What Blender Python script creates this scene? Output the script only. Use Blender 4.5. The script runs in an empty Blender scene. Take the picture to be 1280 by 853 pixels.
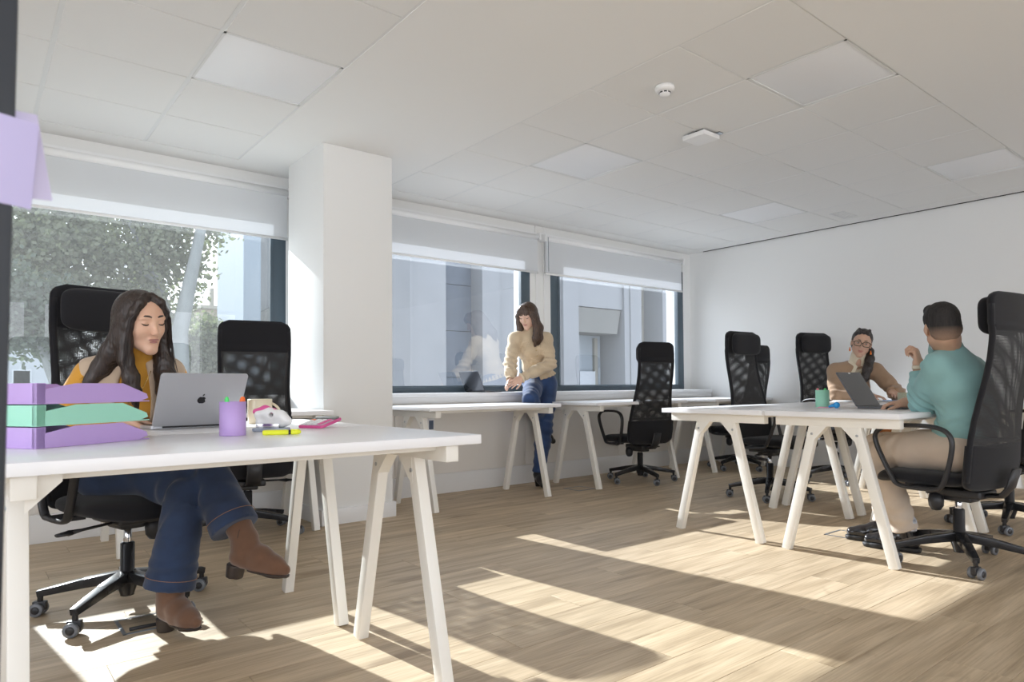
import bpy, bmesh, math, random
import numpy as np
from mathutils import Vector, Matrix, Euler
PI = math.pi
R = math.radians
random.seed(7)
SC = bpy.context.scene
COL = SC.collection

# ------------------------------------------------------------------ camera
cam_d = bpy.data.cameras.new('camera')
cam = bpy.data.objects.new('camera', cam_d)
COL.objects.link(cam)
SC.camera = cam
cam_d.sensor_width = 36.0
cam_d.lens = 36.0 * 846.0 / 1280.0
cam_d.shift_y = (461.24 - 426.5) / 1280.0
cam_d.clip_start = 0.02
cam_d.clip_end = 500
_yaw, _pit, _rol = R(38.865), R(1.498), R(-0.413)
_f = Vector((math.sin(_yaw) * math.cos(_pit), math.cos(_yaw) * math.cos(_pit), math.sin(_pit)))
_r = Vector((math.cos(_yaw), -math.sin(_yaw), 0))
_u = _r.cross(_f)
_r2 = _r * math.cos(_rol) + _u * math.sin(_rol)
_u2 = -_r * math.sin(_rol) + _u * math.cos(_rol)
cam.matrix_world = Matrix(((_r2.x, _u2.x, -_f.x, 0), (_r2.y, _u2.y, -_f.y, 0), (_r2.z, _u2.z, -_f.z, 0.91), (0, 0, 0, 1)))
cam_d.dof.use_dof = True
cam_d.dof.focus_distance = 3.4
cam_d.dof.aperture_fstop = 8.0

# ------------------------------------------------------------------ world, sun, exposure
SC.view_settings.view_transform = 'Standard'
SC.view_settings.look = 'None'
SC.view_settings.gamma = 1.0
SC.view_settings.use_curve_mapping = False
SC.view_settings.exposure = 0.46
W = bpy.data.worlds.new('sky')
SC.world = W
W.use_nodes = True
nt = W.node_tree
nt.nodes.clear()
_o = nt.nodes.new('ShaderNodeOutputWorld')
_b = nt.nodes.new('ShaderNodeBackground')
_tc = nt.nodes.new('ShaderNodeTexCoord')
_sx = nt.nodes.new('ShaderNodeSeparateXYZ')
_rp = nt.nodes.new('ShaderNodeValToRGB')
_rp.color_ramp.elements[0].position = 0.0
_rp.color_ramp.elements[0].color = (0.93, 0.955, 1.0, 1)
_rp.color_ramp.elements[1].position = 0.9
_rp.color_ramp.elements[1].color = (0.74, 0.84, 1.0, 1)
nt.links.new(_tc.outputs['Generated'], _sx.inputs[0])
nt.links.new(_sx.outputs['Z'], _rp.inputs[0])
nt.links.new(_rp.outputs[0], _b.inputs['Color'])
_b.inputs['Strength'].default_value = 2.6
nt.links.new(_b.outputs[0], _o.inputs[0])

SUNV = Vector((0.125, -1.0, -0.505)).normalized()
sun_d = bpy.data.lights.new('sun', 'SUN')
sun_d.energy = 9.8
sun_d.angle = R(0.6)
sun_d.color = (0.97, 0.985, 1.0)
sun = bpy.data.objects.new('sun', sun_d)
COL.objects.link(sun)
sun.rotation_euler = SUNV.to_track_quat('-Z', 'Y').to_euler()
sun.location = (-3, 20, 12)

def portal(name, loc, sx, sy, aim):
    d = bpy.data.lights.new(name, 'AREA')
    d.shape = 'RECTANGLE'
    d.size, d.size_y = sx, sy
    d.cycles.is_portal = True
    o = bpy.data.objects.new(name, d)
    COL.objects.link(o)
    o.location = loc
    o.rotation_euler = Vector(aim).to_track_quat('-Z', 'Z').to_euler()
portal('window_portal', (0.88, 5.34, 1.55), 2.1, 1.5, (0, -1, 0))
portal('window_portal', (3.35, 5.34, 1.55), 2.2, 1.5, (0, -1, 0))
portal('window_portal', (5.82, 5.34, 1.55), 2.3, 1.5, (0, -1, 0))
portal('window_portal', (2.4, -4.62, 1.45), 8.6, 2.3, (0, 1, 0))  # at the added openings of the back wall

portal('window_portal', (-2.32, -.8, 1.5), 6.6, 1.8, (1, 0, 0))  # at the added openings of the left wall
cy = SC.cycles
cy.use_denoising = True
cy.max_bounces = 10
cy.diffuse_bounces = 6
cy.glossy_bounces = 4
cy.transmission_bounces = 6
cy.transparent_max_bounces = 24
cy.caustics_reflective = False
cy.caustics_refractive = False
cy.sample_clamp_indirect = 6.0

# ------------------------------------------------------------------ materials
def nmat(name):
    m = bpy.data.materials.new(name)
    m.use_nodes = True
    t = m.node_tree
    return m, t, t.nodes['Principled BSDF'], t.nodes['Material Output']
def tex(t, kind, scale, coord='Object', stretch=None, **kw):
    tc = t.nodes.new('ShaderNodeTexCoord')
    mp = t.nodes.new('ShaderNodeMapping')
    if stretch: mp.inputs['Scale'].default_value = stretch
    t.links.new(tc.outputs[coord], mp.inputs[0])
    n = t.nodes.new(kind)
    n.inputs['Scale'].default_value = scale
    for k, v in kw.items():
        if k in n.inputs: n.inputs[k].default_value = v
        else: setattr(n, k, v)
    t.links.new(mp.outputs[0], n.inputs['Vector'])
    return n
def bump(t, b, node, out, strength, dist=0.002):
    bp = t.nodes.new('ShaderNodeBump')
    bp.inputs['Strength'].default_value = strength
    bp.inputs['Distance'].default_value = dist
    t.links.new(node.outputs[out], bp.inputs['Height'])
    t.links.new(bp.outputs[0], b.inputs['Normal'])
def M(name, col, rough=0.5, metal=0.0, var=0.0, vscale=8, bmp=0.0, bscale=60, bdist=0.002, stretch=None, sheen=0.0, coat=0.0, spec=None, sss=0.0):
    m, t, b, o = nmat(name)
    c = tuple(col) + (1,)
    b.inputs['Base Color'].default_value = c
    b.inputs['Roughness'].default_value = rough
    b.inputs['Metallic'].default_value = metal
    if sheen:
        b.inputs['Sheen Weight'].default_value = sheen
        b.inputs['Sheen Roughness'].default_value = 0.5
    if coat: b.inputs['Coat Weight'].default_value = coat
    if spec is not None: b.inputs['Specular IOR Level'].default_value = spec
    if sss:
        b.inputs['Subsurface Weight'].default_value = sss
        b.inputs['Subsurface Radius'].default_value = (0.02, 0.008, 0.004)
        b.inputs['Subsurface Scale'].default_value = 0.5
    if var:
        n = tex(t, 'ShaderNodeTexNoise', vscale, stretch=stretch, Detail=4.0)
        r = t.nodes.new('ShaderNodeValToRGB')
        r.color_ramp.elements[0].position = 0.3
        r.color_ramp.elements[1].position = 0.7
        r.color_ramp.elements[0].color = tuple(max(0, x * (1 - var)) for x in col) + (1,)
        r.color_ramp.elements[1].color = tuple(min(1, x * (1 + var)) for x in col) + (1,)
        t.links.new(n.outputs['Fac'], r.inputs[0])
        t.links.new(r.outputs[0], b.inputs['Base Color'])
    if bmp:
        n = tex(t, 'ShaderNodeTexNoise', bscale, stretch=stretch, Detail=3.0)
        bump(t, b, n, 'Fac', bmp, bdist)
    return m

m_wall = M('white_wall_paint', (0.80, 0.80, 0.79), 0.85, bmp=0.15, bscale=220, bdist=0.001)
m_plaster = M('white_plaster', (0.83, 0.83, 0.82), 0.9, bmp=0.1, bscale=150, bdist=0.001)
m_tile = M('mineral_tile', (0.80, 0.80, 0.79), 0.95, var=0.015, vscale=300, bmp=0.35, bscale=500, bdist=0.001)
m_grid = M('ceiling_grid', (0.74, 0.75, 0.75), 0.6)
m_panel = M('light_diffuser', (0.84, 0.85, 0.87), 0.35)
m_gap_shade = M('gap_shade', (0.05, 0.05, 0.05), 0.9)
m_clad = M('pale_cladding', (0.80, 0.77, 0.73), 0.5, bmp=0.05, bscale=20)
m_skirt = M('skirting_white', (0.78, 0.78, 0.78), 0.4)
m_sill = M('sill_white', (0.84, 0.84, 0.84), 0.35)
m_frame = M('anthracite_frame', (0.075, 0.105, 0.13), 0.45)
m_desk = M('white_melamine', (0.85, 0.85, 0.87), 0.28)
m_steel = M('white_steel', (0.84, 0.82, 0.77), 0.38)
m_bolt = M('zinc_bolt', (0.5, 0.52, 0.55), 0.3, 1.0)
m_black = M('black_plastic', (0.022, 0.022, 0.025), 0.42)
m_blackm = M('black_metal', (0.03, 0.03, 0.033), 0.25, 0.3)
m_fabric = M('black_fabric', (0.015, 0.015, 0.018), 0.95, bmp=0.5, bscale=900, sheen=0.12, spec=0.25)
m_wheel = M('grey_wheel', (0.16, 0.17, 0.19), 0.35)
m_chrome = M('chrome', (0.7, 0.7, 0.72), 0.12, 1.0)

# wood floor: grain per plank
def wood():
    m, t, b, o = nmat('oak_plank')
    oi = t.nodes.new('ShaderNodeObjectInfo')
    tc = t.nodes.new('ShaderNodeTexCoord')
    vm = t.nodes.new('ShaderNodeVectorMath'); vm.operation = 'ADD'
    cx = t.nodes.new('ShaderNodeCombineXYZ')
    mul = t.nodes.new('ShaderNodeMath'); mul.operation = 'MULTIPLY'; mul.inputs[1].default_value = 37.0
    t.links.new(oi.outputs['Random'], mul.inputs[0])
    t.links.new(mul.outputs[0], cx.inputs[0]); t.links.new(mul.outputs[0], cx.inputs[1])
    t.links.new(tc.outputs['Object'], vm.inputs[0]); t.links.new(cx.outputs[0], vm.inputs[1])
    def nz(sc, st, det=5, dist=0.0):
        mp = t.nodes.new('ShaderNodeMapping'); mp.inputs['Scale'].default_value = st
        t.links.new(vm.outputs[0], mp.inputs[0])
        n = t.nodes.new('ShaderNodeTexNoise'); n.inputs['Scale'].default_value = sc
        n.inputs['Detail'].default_value = det; n.inputs['Distortion'].default_value = dist
        t.links.new(mp.outputs[0], n.inputs['Vector'])
        return n
    n1 = nz(3.0, (0.5, 5.0, 1), 6, 0.6)
    r1 = t.nodes.new('ShaderNodeValToRGB')
    e = r1.color_ramp.elements
    e[0].position = 0.25; e[0].color = (0.35, 0.265, 0.17, 1)
    e[1].position = 0.72; e[1].color = (0.64, 0.52, 0.37, 1)
    e2 = e.new(0.5); e2.color = (0.52, 0.41, 0.28, 1)
    t.links.new(n1.outputs['Fac'], r1.inputs[0])
    n2 = nz(14.0, (0.25, 9.0, 1), 4, 0.2)
    r2 = t.nodes.new('ShaderNodeValToRGB')
    r2.color_ramp.elements[0].position = 0.3; r2.color_ramp.elements[0].color = (0.80, 0.78, 0.76, 1)
    r2.color_ramp.elements[1].position = 0.65; r2.color_ramp.elements[1].color = (1.06, 1.05, 1.04, 1)
    t.links.new(n2.outputs['Fac'], r2.inputs[0])
    mx = t.nodes.new('ShaderNodeMixRGB'); mx.blend_type = 'MULTIPLY'; mx.inputs[0].default_value = 1
    t.links.new(r1.outputs[0], mx.inputs[1]); t.links.new(r2.outputs[0], mx.inputs[2])
    n3 = nz(1.6, (1.0, 2.6, 1), 3, 1.4)
    r3 = t.nodes.new('ShaderNodeValToRGB')
    r3.color_ramp.elements[0].position = 0.24; r3.color_ramp.elements[0].color = (0.60, 0.55, 0.50, 1)
    r3.color_ramp.elements[1].position = 0.36; r3.color_ramp.elements[1].color = (1, 1, 1, 1)
    t.links.new(n3.outputs['Fac'], r3.inputs[0])
    mx2 = t.nodes.new('ShaderNodeMixRGB'); mx2.blend_type = 'MULTIPLY'; mx2.inputs[0].default_value = 0.7
    t.links.new(mx.outputs[0], mx2.inputs[1]); t.links.new(r3.outputs[0], mx2.inputs[2])
    hs = t.nodes.new('ShaderNodeHueSaturation')
    mr = t.nodes.new('ShaderNodeMapRange')
    mr.inputs['To Min'].default_value = 0.93; mr.inputs['To Max'].default_value = 1.07
    t.links.new(oi.outputs['Random'], mr.inputs['Value'])
    t.links.new(mr.outputs[0], hs.inputs['Value']); t.links.new(mx2.outputs[0], hs.inputs['Color'])
    t.links.new(hs.outputs[0], b.inputs['Base Color'])
    b.inputs['Roughness'].default_value = 0.5
    bump(t, b, n2, 'Fac', 0.12, 0.001)
    return m
m_wood = wood()

def glass_mat(name, tint, refl, haze, hazecol=(0.8, 0.85, 0.85)):
    m, t, b, o = nmat(name)
    t.nodes.remove(b)
    tr = t.nodes.new('ShaderNodeBsdfTransparent'); tr.inputs[0].default_value = tint + (1,)
    gl = t.nodes.new('ShaderNodeBsdfGlossy'); gl.inputs['Roughness'].default_value = 0.0
    fr = t.nodes.new('ShaderNodeFresnel'); fr.inputs['IOR'].default_value = 1.5
    mu = t.nodes.new('ShaderNodeMath'); mu.operation = 'MULTIPLY'; mu.inputs[1].default_value = refl; mu.use_clamp = True
    t.links.new(fr.outputs[0], mu.inputs[0])
    mx = t.nodes.new('ShaderNodeMixShader')
    t.links.new(mu.outputs[0], mx.inputs[0]); t.links.new(tr.outputs[0], mx.inputs[1]); t.links.new(gl.outputs[0], mx.inputs[2])
    last = mx
    if haze:
        tl = t.nodes.new('ShaderNodeBsdfTranslucent'); tl.inputs[0].default_value = hazecol + (1,)
        n = tex(t, 'ShaderNodeTexNoise', 90, Detail=2.0)
        r = t.nodes.new('ShaderNodeValToRGB')
        r.color_ramp.elements[0].position = 0.3; r.color_ramp.elements[0].color = (haze * .7,) * 3 + (1,)
        r.color_ramp.elements[1].position = 0.8; r.color_ramp.elements[1].color = (haze * 1.5,) * 3 + (1,)
        t.links.new(n.outputs['Fac'], r.inputs[0])
        m2 = t.nodes.new('ShaderNodeMixShader')
        t.links.new(r.outputs[0], m2.inputs[0]); t.links.new(mx.outputs[0], m2.inputs[1]); t.links.new(tl.outputs[0], m2.inputs[2])
        last = m2
    t.links.new(last.outputs[0], o.inputs[0])
    return m
m_glass = glass_mat('window_glass', (0.84, 0.88, 0.91), 3.2, 0.012)
m_glassd = glass_mat('dusty_veiled_glass', (0.80, 0.84, 0.83), 1.7, 0.035)  # haze is dust specks plus a veil standing in for flare and reflections
m_clear = glass_mat('clear_plastic', (0.9, 0.93, 0.95), 2.0, 0.05)

def blind_mat():
    m, t, b, o = nmat('screen_blind_fabric')
    t.nodes.remove(b)
    df = t.nodes.new('ShaderNodeBsdfDiffuse'); df.inputs[0].default_value = (0.70, 0.72, 0.74, 1)
    tl = t.nodes.new('ShaderNodeBsdfTranslucent'); tl.inputs[0].default_value = (0.80, 0.83, 0.90, 1)
    tr = t.nodes.new('ShaderNodeBsdfTransparent'); tr.inputs[0].default_value = (1, 1, 1, 1)
    mx = t.nodes.new('ShaderNodeMixShader'); mx.inputs[0].default_value = 0.10
    t.links.new(df.outputs[0], mx.inputs[1]); t.links.new(tl.outputs[0], mx.inputs[2])
    m2 = t.nodes.new('ShaderNodeMixShader'); m2.inputs[0].default_value = 0.03
    t.links.new(mx.outputs[0], m2.inputs[1]); t.links.new(tr.outputs[0], m2.inputs[2])
    t.links.new(m2.outputs[0], o.inputs[0])
    return m
m_blind = blind_mat()

# ------------------------------------------------------------------ mesh helpers
class MB:
    """collects shapes into one mesh"""
    def __init__(s):
        s.v = []; s.f = []; s.sm = []
    def add(s, vs, fs, smooth=False):
        n = len(s.v)
        s.v += [tuple(v) for v in vs]
        s.f += [tuple(i + n for i in f) for f in fs]
        s.sm += [smooth] * len(fs)
        return s
    def box(s, x0, x1, y0, y1, z0, z1, rot=None, at=(0, 0, 0)):
        vs = [(x, y, z) for z in (z0, z1) for y in (y0, y1) for x in (x0, x1)]
        if rot is not None:
            vs = [tuple(rot @ Vector(v) + Vector(at)) for v in vs]
        elif at != (0, 0, 0):
            vs = [(a + at[0], b + at[1], c + at[2]) for a, b, c in vs]
        return s.add(vs, [(0, 2, 3, 1), (4, 5, 7, 6), (0, 1, 5, 4), (2, 6, 7, 3), (0, 4, 6, 2), (1, 3, 7, 5)])
    def bar(s, a, b, w, h, up=(0, 0, 1), w2=None, h2=None):
        """rectangular bar from a to b, width w across, h along 'up'"""
        a, b = Vector(a), Vector(b); d = (b - a).normalized(); u = Vector(up)
        sd = d.cross(u)
        if sd.length < 1e-4: sd = d.cross(Vector((0, 1, 0)))
        sd.normalize(); u = sd.cross(d).normalized()
        w2 = w if w2 is None else w2; h2 = h if h2 is None else h2
        vs = []
        for p, ww, hh in ((a, w, h), (b, w2, h2)):
            for i, j in ((-1, -1), (1, -1), (1, 1), (-1, 1)):
                vs.append(p + sd * (ww / 2 * i) + u * (hh / 2 * j))
        return s.add(vs, [(3, 2, 1, 0), (4, 5, 6, 7), (0, 1, 5, 4), (1, 2, 6, 5), (2, 3, 7, 6), (3, 0, 4, 7)])
    def tube(s, pts, r, n=10, closed=False, flat=None, caps=True):
        pts = [Vector(p) for p in pts]; m = len(pts)
        rs = r if isinstance(r, (list, tuple)) else [r] * m
        base = len(s.v); prev = None; vs = []
        for i, p in enumerate(pts):
            if closed: d = (pts[(i + 1) % m] - pts[i - 1])
            else: d = pts[min(i + 1, m - 1)] - pts[max(i - 1, 0)]
            if d.length < 1e-9: d = Vector((0, 0, 1))
            d.normalize()
            if prev is None:
                prev = d.orthogonal().normalized() if flat is None else Vector(flat)
            x = (prev - d * prev.dot(d))
            if x.length < 1e-6: x = d.orthogonal()
            x.normalize(); y = d.cross(x); prev = x
            for k in range(n):
                a = 2 * PI * k / n
                rr = rs[i]
                rx, ry = rr if isinstance(rr, (list, tuple)) else (rr, rr)
                vs.append(p + x * (rx * math.cos(a)) + y * (ry * math.sin(a)))
        fs = []
        for i in range(m if closed else m - 1):
            for k in range(n):
                a = i * n + k; b = i * n + (k + 1) % n
                j = (i + 1) % m
                fs.append((a, b, j * n + (k + 1) % n, j * n + k))
        if caps and not closed:
            fs.append(tuple(reversed(range(n)))); fs.append(tuple(range((m - 1) * n, m * n)))
        return s.add(vs, fs, True)
    def cyl(s, a, b, r, n=20, r2=None):
        return s.tube([a, b], [r, r if r2 is None else r2], n)
    def lathe(s, prof, n=28, at=(0, 0, 0), axis='z', smooth=True):
        vs = []; at = Vector(at)
        for r, z in prof:
            for k in range(n):
                a = 2 * PI * k / n
                c = (r * math.cos(a), r * math.sin(a), z)
                if axis == 'x': c = (c[2], c[0], c[1])
                if axis == 'y': c = (c[0], c[2], c[1])
                vs.append(Vector(c) + at)
        fs = []
        for i in range(len(prof) - 1):
            for k in range(n):
                a = i * n + k; b = i * n + (k + 1) % n
                fs.append((a, b, b + n, a + n))
        return s.add(vs, fs, smooth)
    def prism(s, poly, z0, z1, axis='z'):
        n = len(poly)
        def mk(p, h):
            if axis == 'z': return (p[0], p[1], h)
            if axis == 'x': return (h, p[0], p[1])
            return (p[0], h, p[1])
        vs = [mk(p, z0) for p in poly] + [mk(p, z1) for p in poly]
        fs = [tuple(reversed(range(n))), tuple(range(n, 2 * n))]
        fs += [(i, (i + 1) % n, n + (i + 1) % n, n + i) for i in range(n)]
        return s.add(vs, fs)
    def grid(s, nu, nv, fn, smooth=True, closeu=False):
        vs = [fn(i / (nu - 1) if not closeu else i / nu, j / (nv - 1)) for j in range(nv) for i in range(nu)]
        fs = []
        for j in range(nv - 1):
            for i in range(nu if closeu else nu - 1):
                a = j * nu + i; b = j * nu + (i + 1) % nu
                fs.append((a, b, b + nu, a + nu))
        return s.add(vs, fs, smooth)
    def mesh(s, name, mat, bevel=0.0, seg=2, fix=True):
        me = bpy.data.meshes.new(name)
        me.from_pydata(s.v, [], s.f)
        me.polygons.foreach_set('use_smooth', s.sm)
        bm = bmesh.new(); bm.from_mesh(me)
        if fix: bmesh.ops.recalc_face_normals(bm, faces=bm.faces)
        if bevel:
            ed = [e for e in bm.edges if len(e.link_faces) == 2 and e.calc_face_angle(0) > 0.6]
            was = {f: f.smooth for f in bm.faces}
            res = bmesh.ops.bevel(bm, geom=ed, offset=bevel, segments=seg, profile=0.6, affect='EDGES', clamp_overlap=True)
            for f in res['faces']: f.smooth = True
        bm.to_mesh(me); bm.free()
        if mat: me.materials.append(mat)
        return me
    def obj(s, name, mat, parent=None, bevel=0.0, seg=2, fix=True):
        me = s.mesh(name, mat, bevel, seg, fix)
        if bevel: 
            me.set_sharp_from_angle(angle=R(50))
        o = bpy.data.objects.new(name, me)
        COL.objects.link(o)
        if parent: o.parent = parent
        return o
def setp(o, label=None, cat=None, group=None, kind=None):
    if label: o['label'] = label
    if cat: o['category'] = cat
    if group: o['group'] = group
    if kind: o['kind'] = kind
    return o
def empty(name, loc=(0, 0, 0), rz=0, **kw):
    o = bpy.data.objects.new(name, None)
    COL.objects.link(o)
    o.location = loc; o.rotation_euler = (0, 0, rz)
    o.empty_display_size = 0.1
    return setp(o, **kw)
def link_mesh(name, me, parent=None, loc=(0, 0, 0)):
    o = bpy.data.objects.new(name, me); COL.objects.link(o)
    if parent: o.parent = parent
    o.location = loc
    return o
def copy_tree(o, parent=None):
    c = o.copy(); COL.objects.link(c)
    if parent is not None:
        c.parent = parent
    for ch in list(o.children): copy_tree(ch, c)
    return c
def rrect(w, h, r, n=5, cx=0, cy=0):
    pts = []
    for (sx, sy, a0) in ((1, 1, 0), (-1, 1, 90), (-1, -1, 180), (1, -1, 270)):
        for k in range(n + 1):
            a = R(a0 + 90 * k / n)
            pts.append((cx + sx * (w / 2 - r) + r * math.cos(a), cy + sy * (h / 2 - r) + r * math.sin(a)))
    return pts

# ------------------------------------------------------------------ structure
XL, XR, YB, YW = -2.2, 7.07, -4.5, 5.20
YP = 4.90           # front of the boxed-in wall under the windows
ZC = 2.553
floor = MB().box(XL, XR, YB, YP, -0.15, -0.012).obj('floor', m_wood)
setp(floor, kind='structure')
# planks (each one its own part)
PW, PL = 0.192, 1.285
pm = MB().box(-PL / 2 + .0006, PL / 2 - .0006, -PW / 2 + .0006, PW / 2 - .0006, -0.012, 0).mesh('plank', m_wood, 0.0007, 1)
cnt = 0
nrow = int(math.ceil((YP - 0.55) / PW))
for j in range(nrow):
    y = YP - PW * (j + .5)
    off = (j * 0.37 % 1) * PL
    x = -0.35 - off
    while x < XR:
        x0, x1 = max(x, -1.0), min(x + PL, XR - .002)
        if x1 - x0 > .04:
            if x1 - x0 > PL - .001: o = link_mesh('plank', pm, floor, (x + PL / 2, y, 0))
            else:
                o = MB().box(-(x1 - x0) / 2 + .0006, (x1 - x0) / 2 - .0006, -PW / 2 + .0006, PW / 2 - .0006, -0.012, 0).obj('plank', m_wood, floor)
                o.location = ((x0 + x1) / 2, y, 0)
            cnt += 1
        x += PL
yr = YP - PW * nrow
MB().box(XL, XR, YB, yr - .001, -0.012, 0).obj('plank_field', m_wood, floor)
MB().box(XL, -1.001, yr, YP, -0.012, 0).obj('plank_field', m_wood, floor)

# window wall: solid parts round the openings
# openings: x from, x to ; z 0.86..2.30
ZS, ZT = 0.86, 2.32
OPEN = [(-0.16, 1.93), (2.21, 4.43), (4.71, 6.93)]
ww = MB()
xs = [XL - .2] + [v for o_ in OPEN for v in o_] + [XR + .2]
for i in range(0, len(xs), 2): ww.box(xs[i], xs[i + 1], YW, YW + .26, 0, ZC + .3)
for a, b in OPEN:
    ww.box(a, b, YW, YW + .26, -0.2, ZS - .03)
    ww.box(a, b, YW, YW + .26, ZT, ZC + .3)
wall_f = setp(ww.obj('wall_window', m_wall), kind='structure')
# trim piece between the middle and right windows
tr = MB().box(4.50, 4.53, YW - .012, YW, ZS, ZC); tr.box(4.61, 4.64, YW - .012, YW, ZS, ZC)
setp(tr.obj('trim_1', m_wall, bevel=.003), kind='structure')
for n, (a, b) in enumerate(OPEN):
    w = empty('window_%d' % (n + 1), ((a + b) / 2, YW + .028, ZS), kind='structure')
    hw = (b - a) / 2; H_ = ZT - ZS; fw_ = .10; fb_ = .05
    f = MB()
    f.box(-hw, -hw + fw_, -.03, .03, 0, H_); f.box(hw - fw_, hw, -.03, .03, 0, H_)
    f.box(-hw + fw_, hw - fw_, -.03, .03, 0, fb_); f.box(-hw + fw_, hw - fw_, -.03, .03, H_ - fw_, H_)
    f.obj('window_frame', m_frame, w, bevel=.004)
    g = MB()
    for q in (-1, 1):
        g.box(q * (hw - fw_ - .012) - .012, q * (hw - fw_ - .012) + .012, -.04, -.028, fb_, H_ - fw_)
    g.box(-hw + fw_, hw - fw_, -.04, -.028, fb_, fb_ + .012)
    g.obj('glazing_bead', m_frame, w, bevel=.002)
    p = MB().add([(-hw + fw_, 0, fb_), (hw - fw_, 0, fb_), (hw - fw_, 0, H_ - fw_), (-hw + fw_, 0, H_ - fw_)], [(0, 1, 2, 3)])
    p.obj('pane', m_glassd if n == 0 else m_glass, w, fix=False)
# sill board and boxed wall below
setp(MB().box(XL, XR, YP - .012, YW + .02, 0.822, 0.858).obj('trim_2', m_sill, bevel=.004), kind='structure')
lower = setp(MB().box(XL, XR, YP + .012, YW, 0.0, 0.822).obj('wall_low', m_clad), kind='structure')
for a, b in ((XL, -1.42), (-1.42, -.05), (-.05, 1.33), (1.33, 2.72), (2.72, 4.106), (4.106, 5.39), (5.39, 6.669), (6.669, XR)):
    MB().box(a + .002, b - .002, YP, YP + .013, 0.178, 0.765).obj('panel', m_clad, lower, bevel=.0015)
MB().box(XL, XR, YP - .004, YP + .013, 0.772, 0.822).obj('rail', m_sill, lower, bevel=.002)
setp(MB().box(XL, XR, YP - .006, YP + .013, 0.0, 0.168).obj('baseboard_window', m_skirt, bevel=.003), kind='structure')

# other walls, unseen; left and back ones get added openings for daylight
setp(MB().box(XR, XR + .2, YB - .2, YW + .26, 0, ZC + .3).obj('wall_right', m_wall), kind='structure')
setp(MB().box(XR - .012, XR, YB, YP - .006, 0, .09).obj('baseboard_right', m_skirt, bevel=.003), kind='structure')
wl = MB().box(XL - .2, XL, YB - .2, YW + .26, 0, .6); wl.box(XL - .2, XL, YB - .2, YW + .26, 2.45, ZC + .3)
for a_, b_ in ((YB - .2, YB + .3), (-1.0, -.7), (2.6, YW + .26)): wl.box(XL - .2, XL, a_, b_, .6, 2.45)  # piers between invented openings that brighten the room
setp(wl.obj('wall_left', m_wall), kind='structure')
bw = MB().box(XL, XR, YB - .2, YB, 0, .35); bw.box(XL, XR, YB - .2, YB, 2.5, ZC + .3)
for x in (XL, 0.8, 3.8, 6.77): bw.box(x, x + .3, YB - .2, YB, .35, 2.5)  # piers between openings added to let sky light in from behind
setp(bw.obj('wall_back', m_wall), kind='structure')

# pillar
setp(MB().box(1.84, 2.355, 4.275, YP + .005, 0, ZC).obj('wall_pillar', m_wall, bevel=.004), kind='structure')
pb = MB().box(1.822, 2.373, 4.257, 4.275, 0, .105); pb.box(1.822, 1.84, 4.275, YP, 0, .105); pb.box(2.355, 2.373, 4.275, YP, 0, .105)
setp(pb.obj('baseboard_pillar', m_skirt, bevel=.003), kind='structure')

# ceiling: plaster, with two fields of tiles lying in a grid
X0 = 2.659; GY0, GY1 = 1.463, 4.98
ce = MB()
ce.box(XL, XR, YB, GY0, ZC, ZC + .2)                     # in front of the fields
ce.box(XL, XR, GY1, YW, ZC, ZC + .2)                     # strip by the windows
ce.box(1.503, X0, GY0, GY1, ZC, ZC + .2)                 # between the fields
ce.box(XL, -1.503, GY0, GY1, ZC, ZC + .2)
ce.box(-1.503, XR, GY0, GY1, ZC + .03, ZC + .2)
ceil = setp(ce.obj('ceiling', m_plaster), kind='structure')
ys = [GY0 + .004, 2.007, 2.61, 3.213, 3.816, 4.419, GY1 - .002]
xr = [X0 + .003] + [2.643 + .6 * k for k in range(1, 8)] + [XR - .02]
xl = [-1.5, -.9, -.3, .3, .9, 1.5]
tcache = {}
PANELS = []
def tile(xa, xb, ya, yb, lit=False):
    w, h = round(xb - xa, 3), round(yb - ya, 3)
    ga, gb = .010, .0035
    if lit:
        PANELS.append(((xa + xb) / 2, (ya + yb) / 2, w, h)); return
    k = (w, h)
    if k not in tcache:
        tcache[k] = MB().box(-w / 2 + ga, w / 2 - ga, -h / 2 + gb, h / 2 - gb, 0, .018).mesh('ceiling_tile', m_tile, .0025, 1)
    link_mesh('ceiling_tile', tcache[k], ceil, ((xa + xb) / 2, (ya + yb) / 2, ZC + .001))
gm = MB()
for xset, litc in ((xr, {(1, 3), (1, 0), (5, 3), (5, 0)}), (xl, {(4, 3), (1, 3), (3, 0)})):
    for i in range(len(xset) - 1):
        for j in range(len(ys) - 1):
            tile(xset[i], xset[i + 1], ys[j], ys[j + 1], (i, j) in litc)
    for x in xset: gm.box(x - .011, x + .011, GY0, GY1, ZC + .003, ZC + .03)
    for y in ys: gm.box(xset[0], xset[-1], y - .011, y + .011, ZC + .004, ZC + .029)
gm.obj('ceiling_grid', m_grid, ceil)
MB().box(XR - .02, XR - .014, GY0, GY1, ZC - .004, ZC + .02).obj('edge_gap_shade', m_gap_shade, ceil)  # solid dark strip standing in for shade in the gap at the wall
LBL = ['square flat light panel in the ceiling, nearest the access point', 'square flat light panel in the ceiling above the middle window',
       'square flat light panel in the ceiling above the man in teal', 'square flat light panel in the ceiling above the far corner',
       'square flat light panel', 'square flat light panel in the ceiling above the seated woman in mustard', 'square flat light panel out of view']
order = {}
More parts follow.
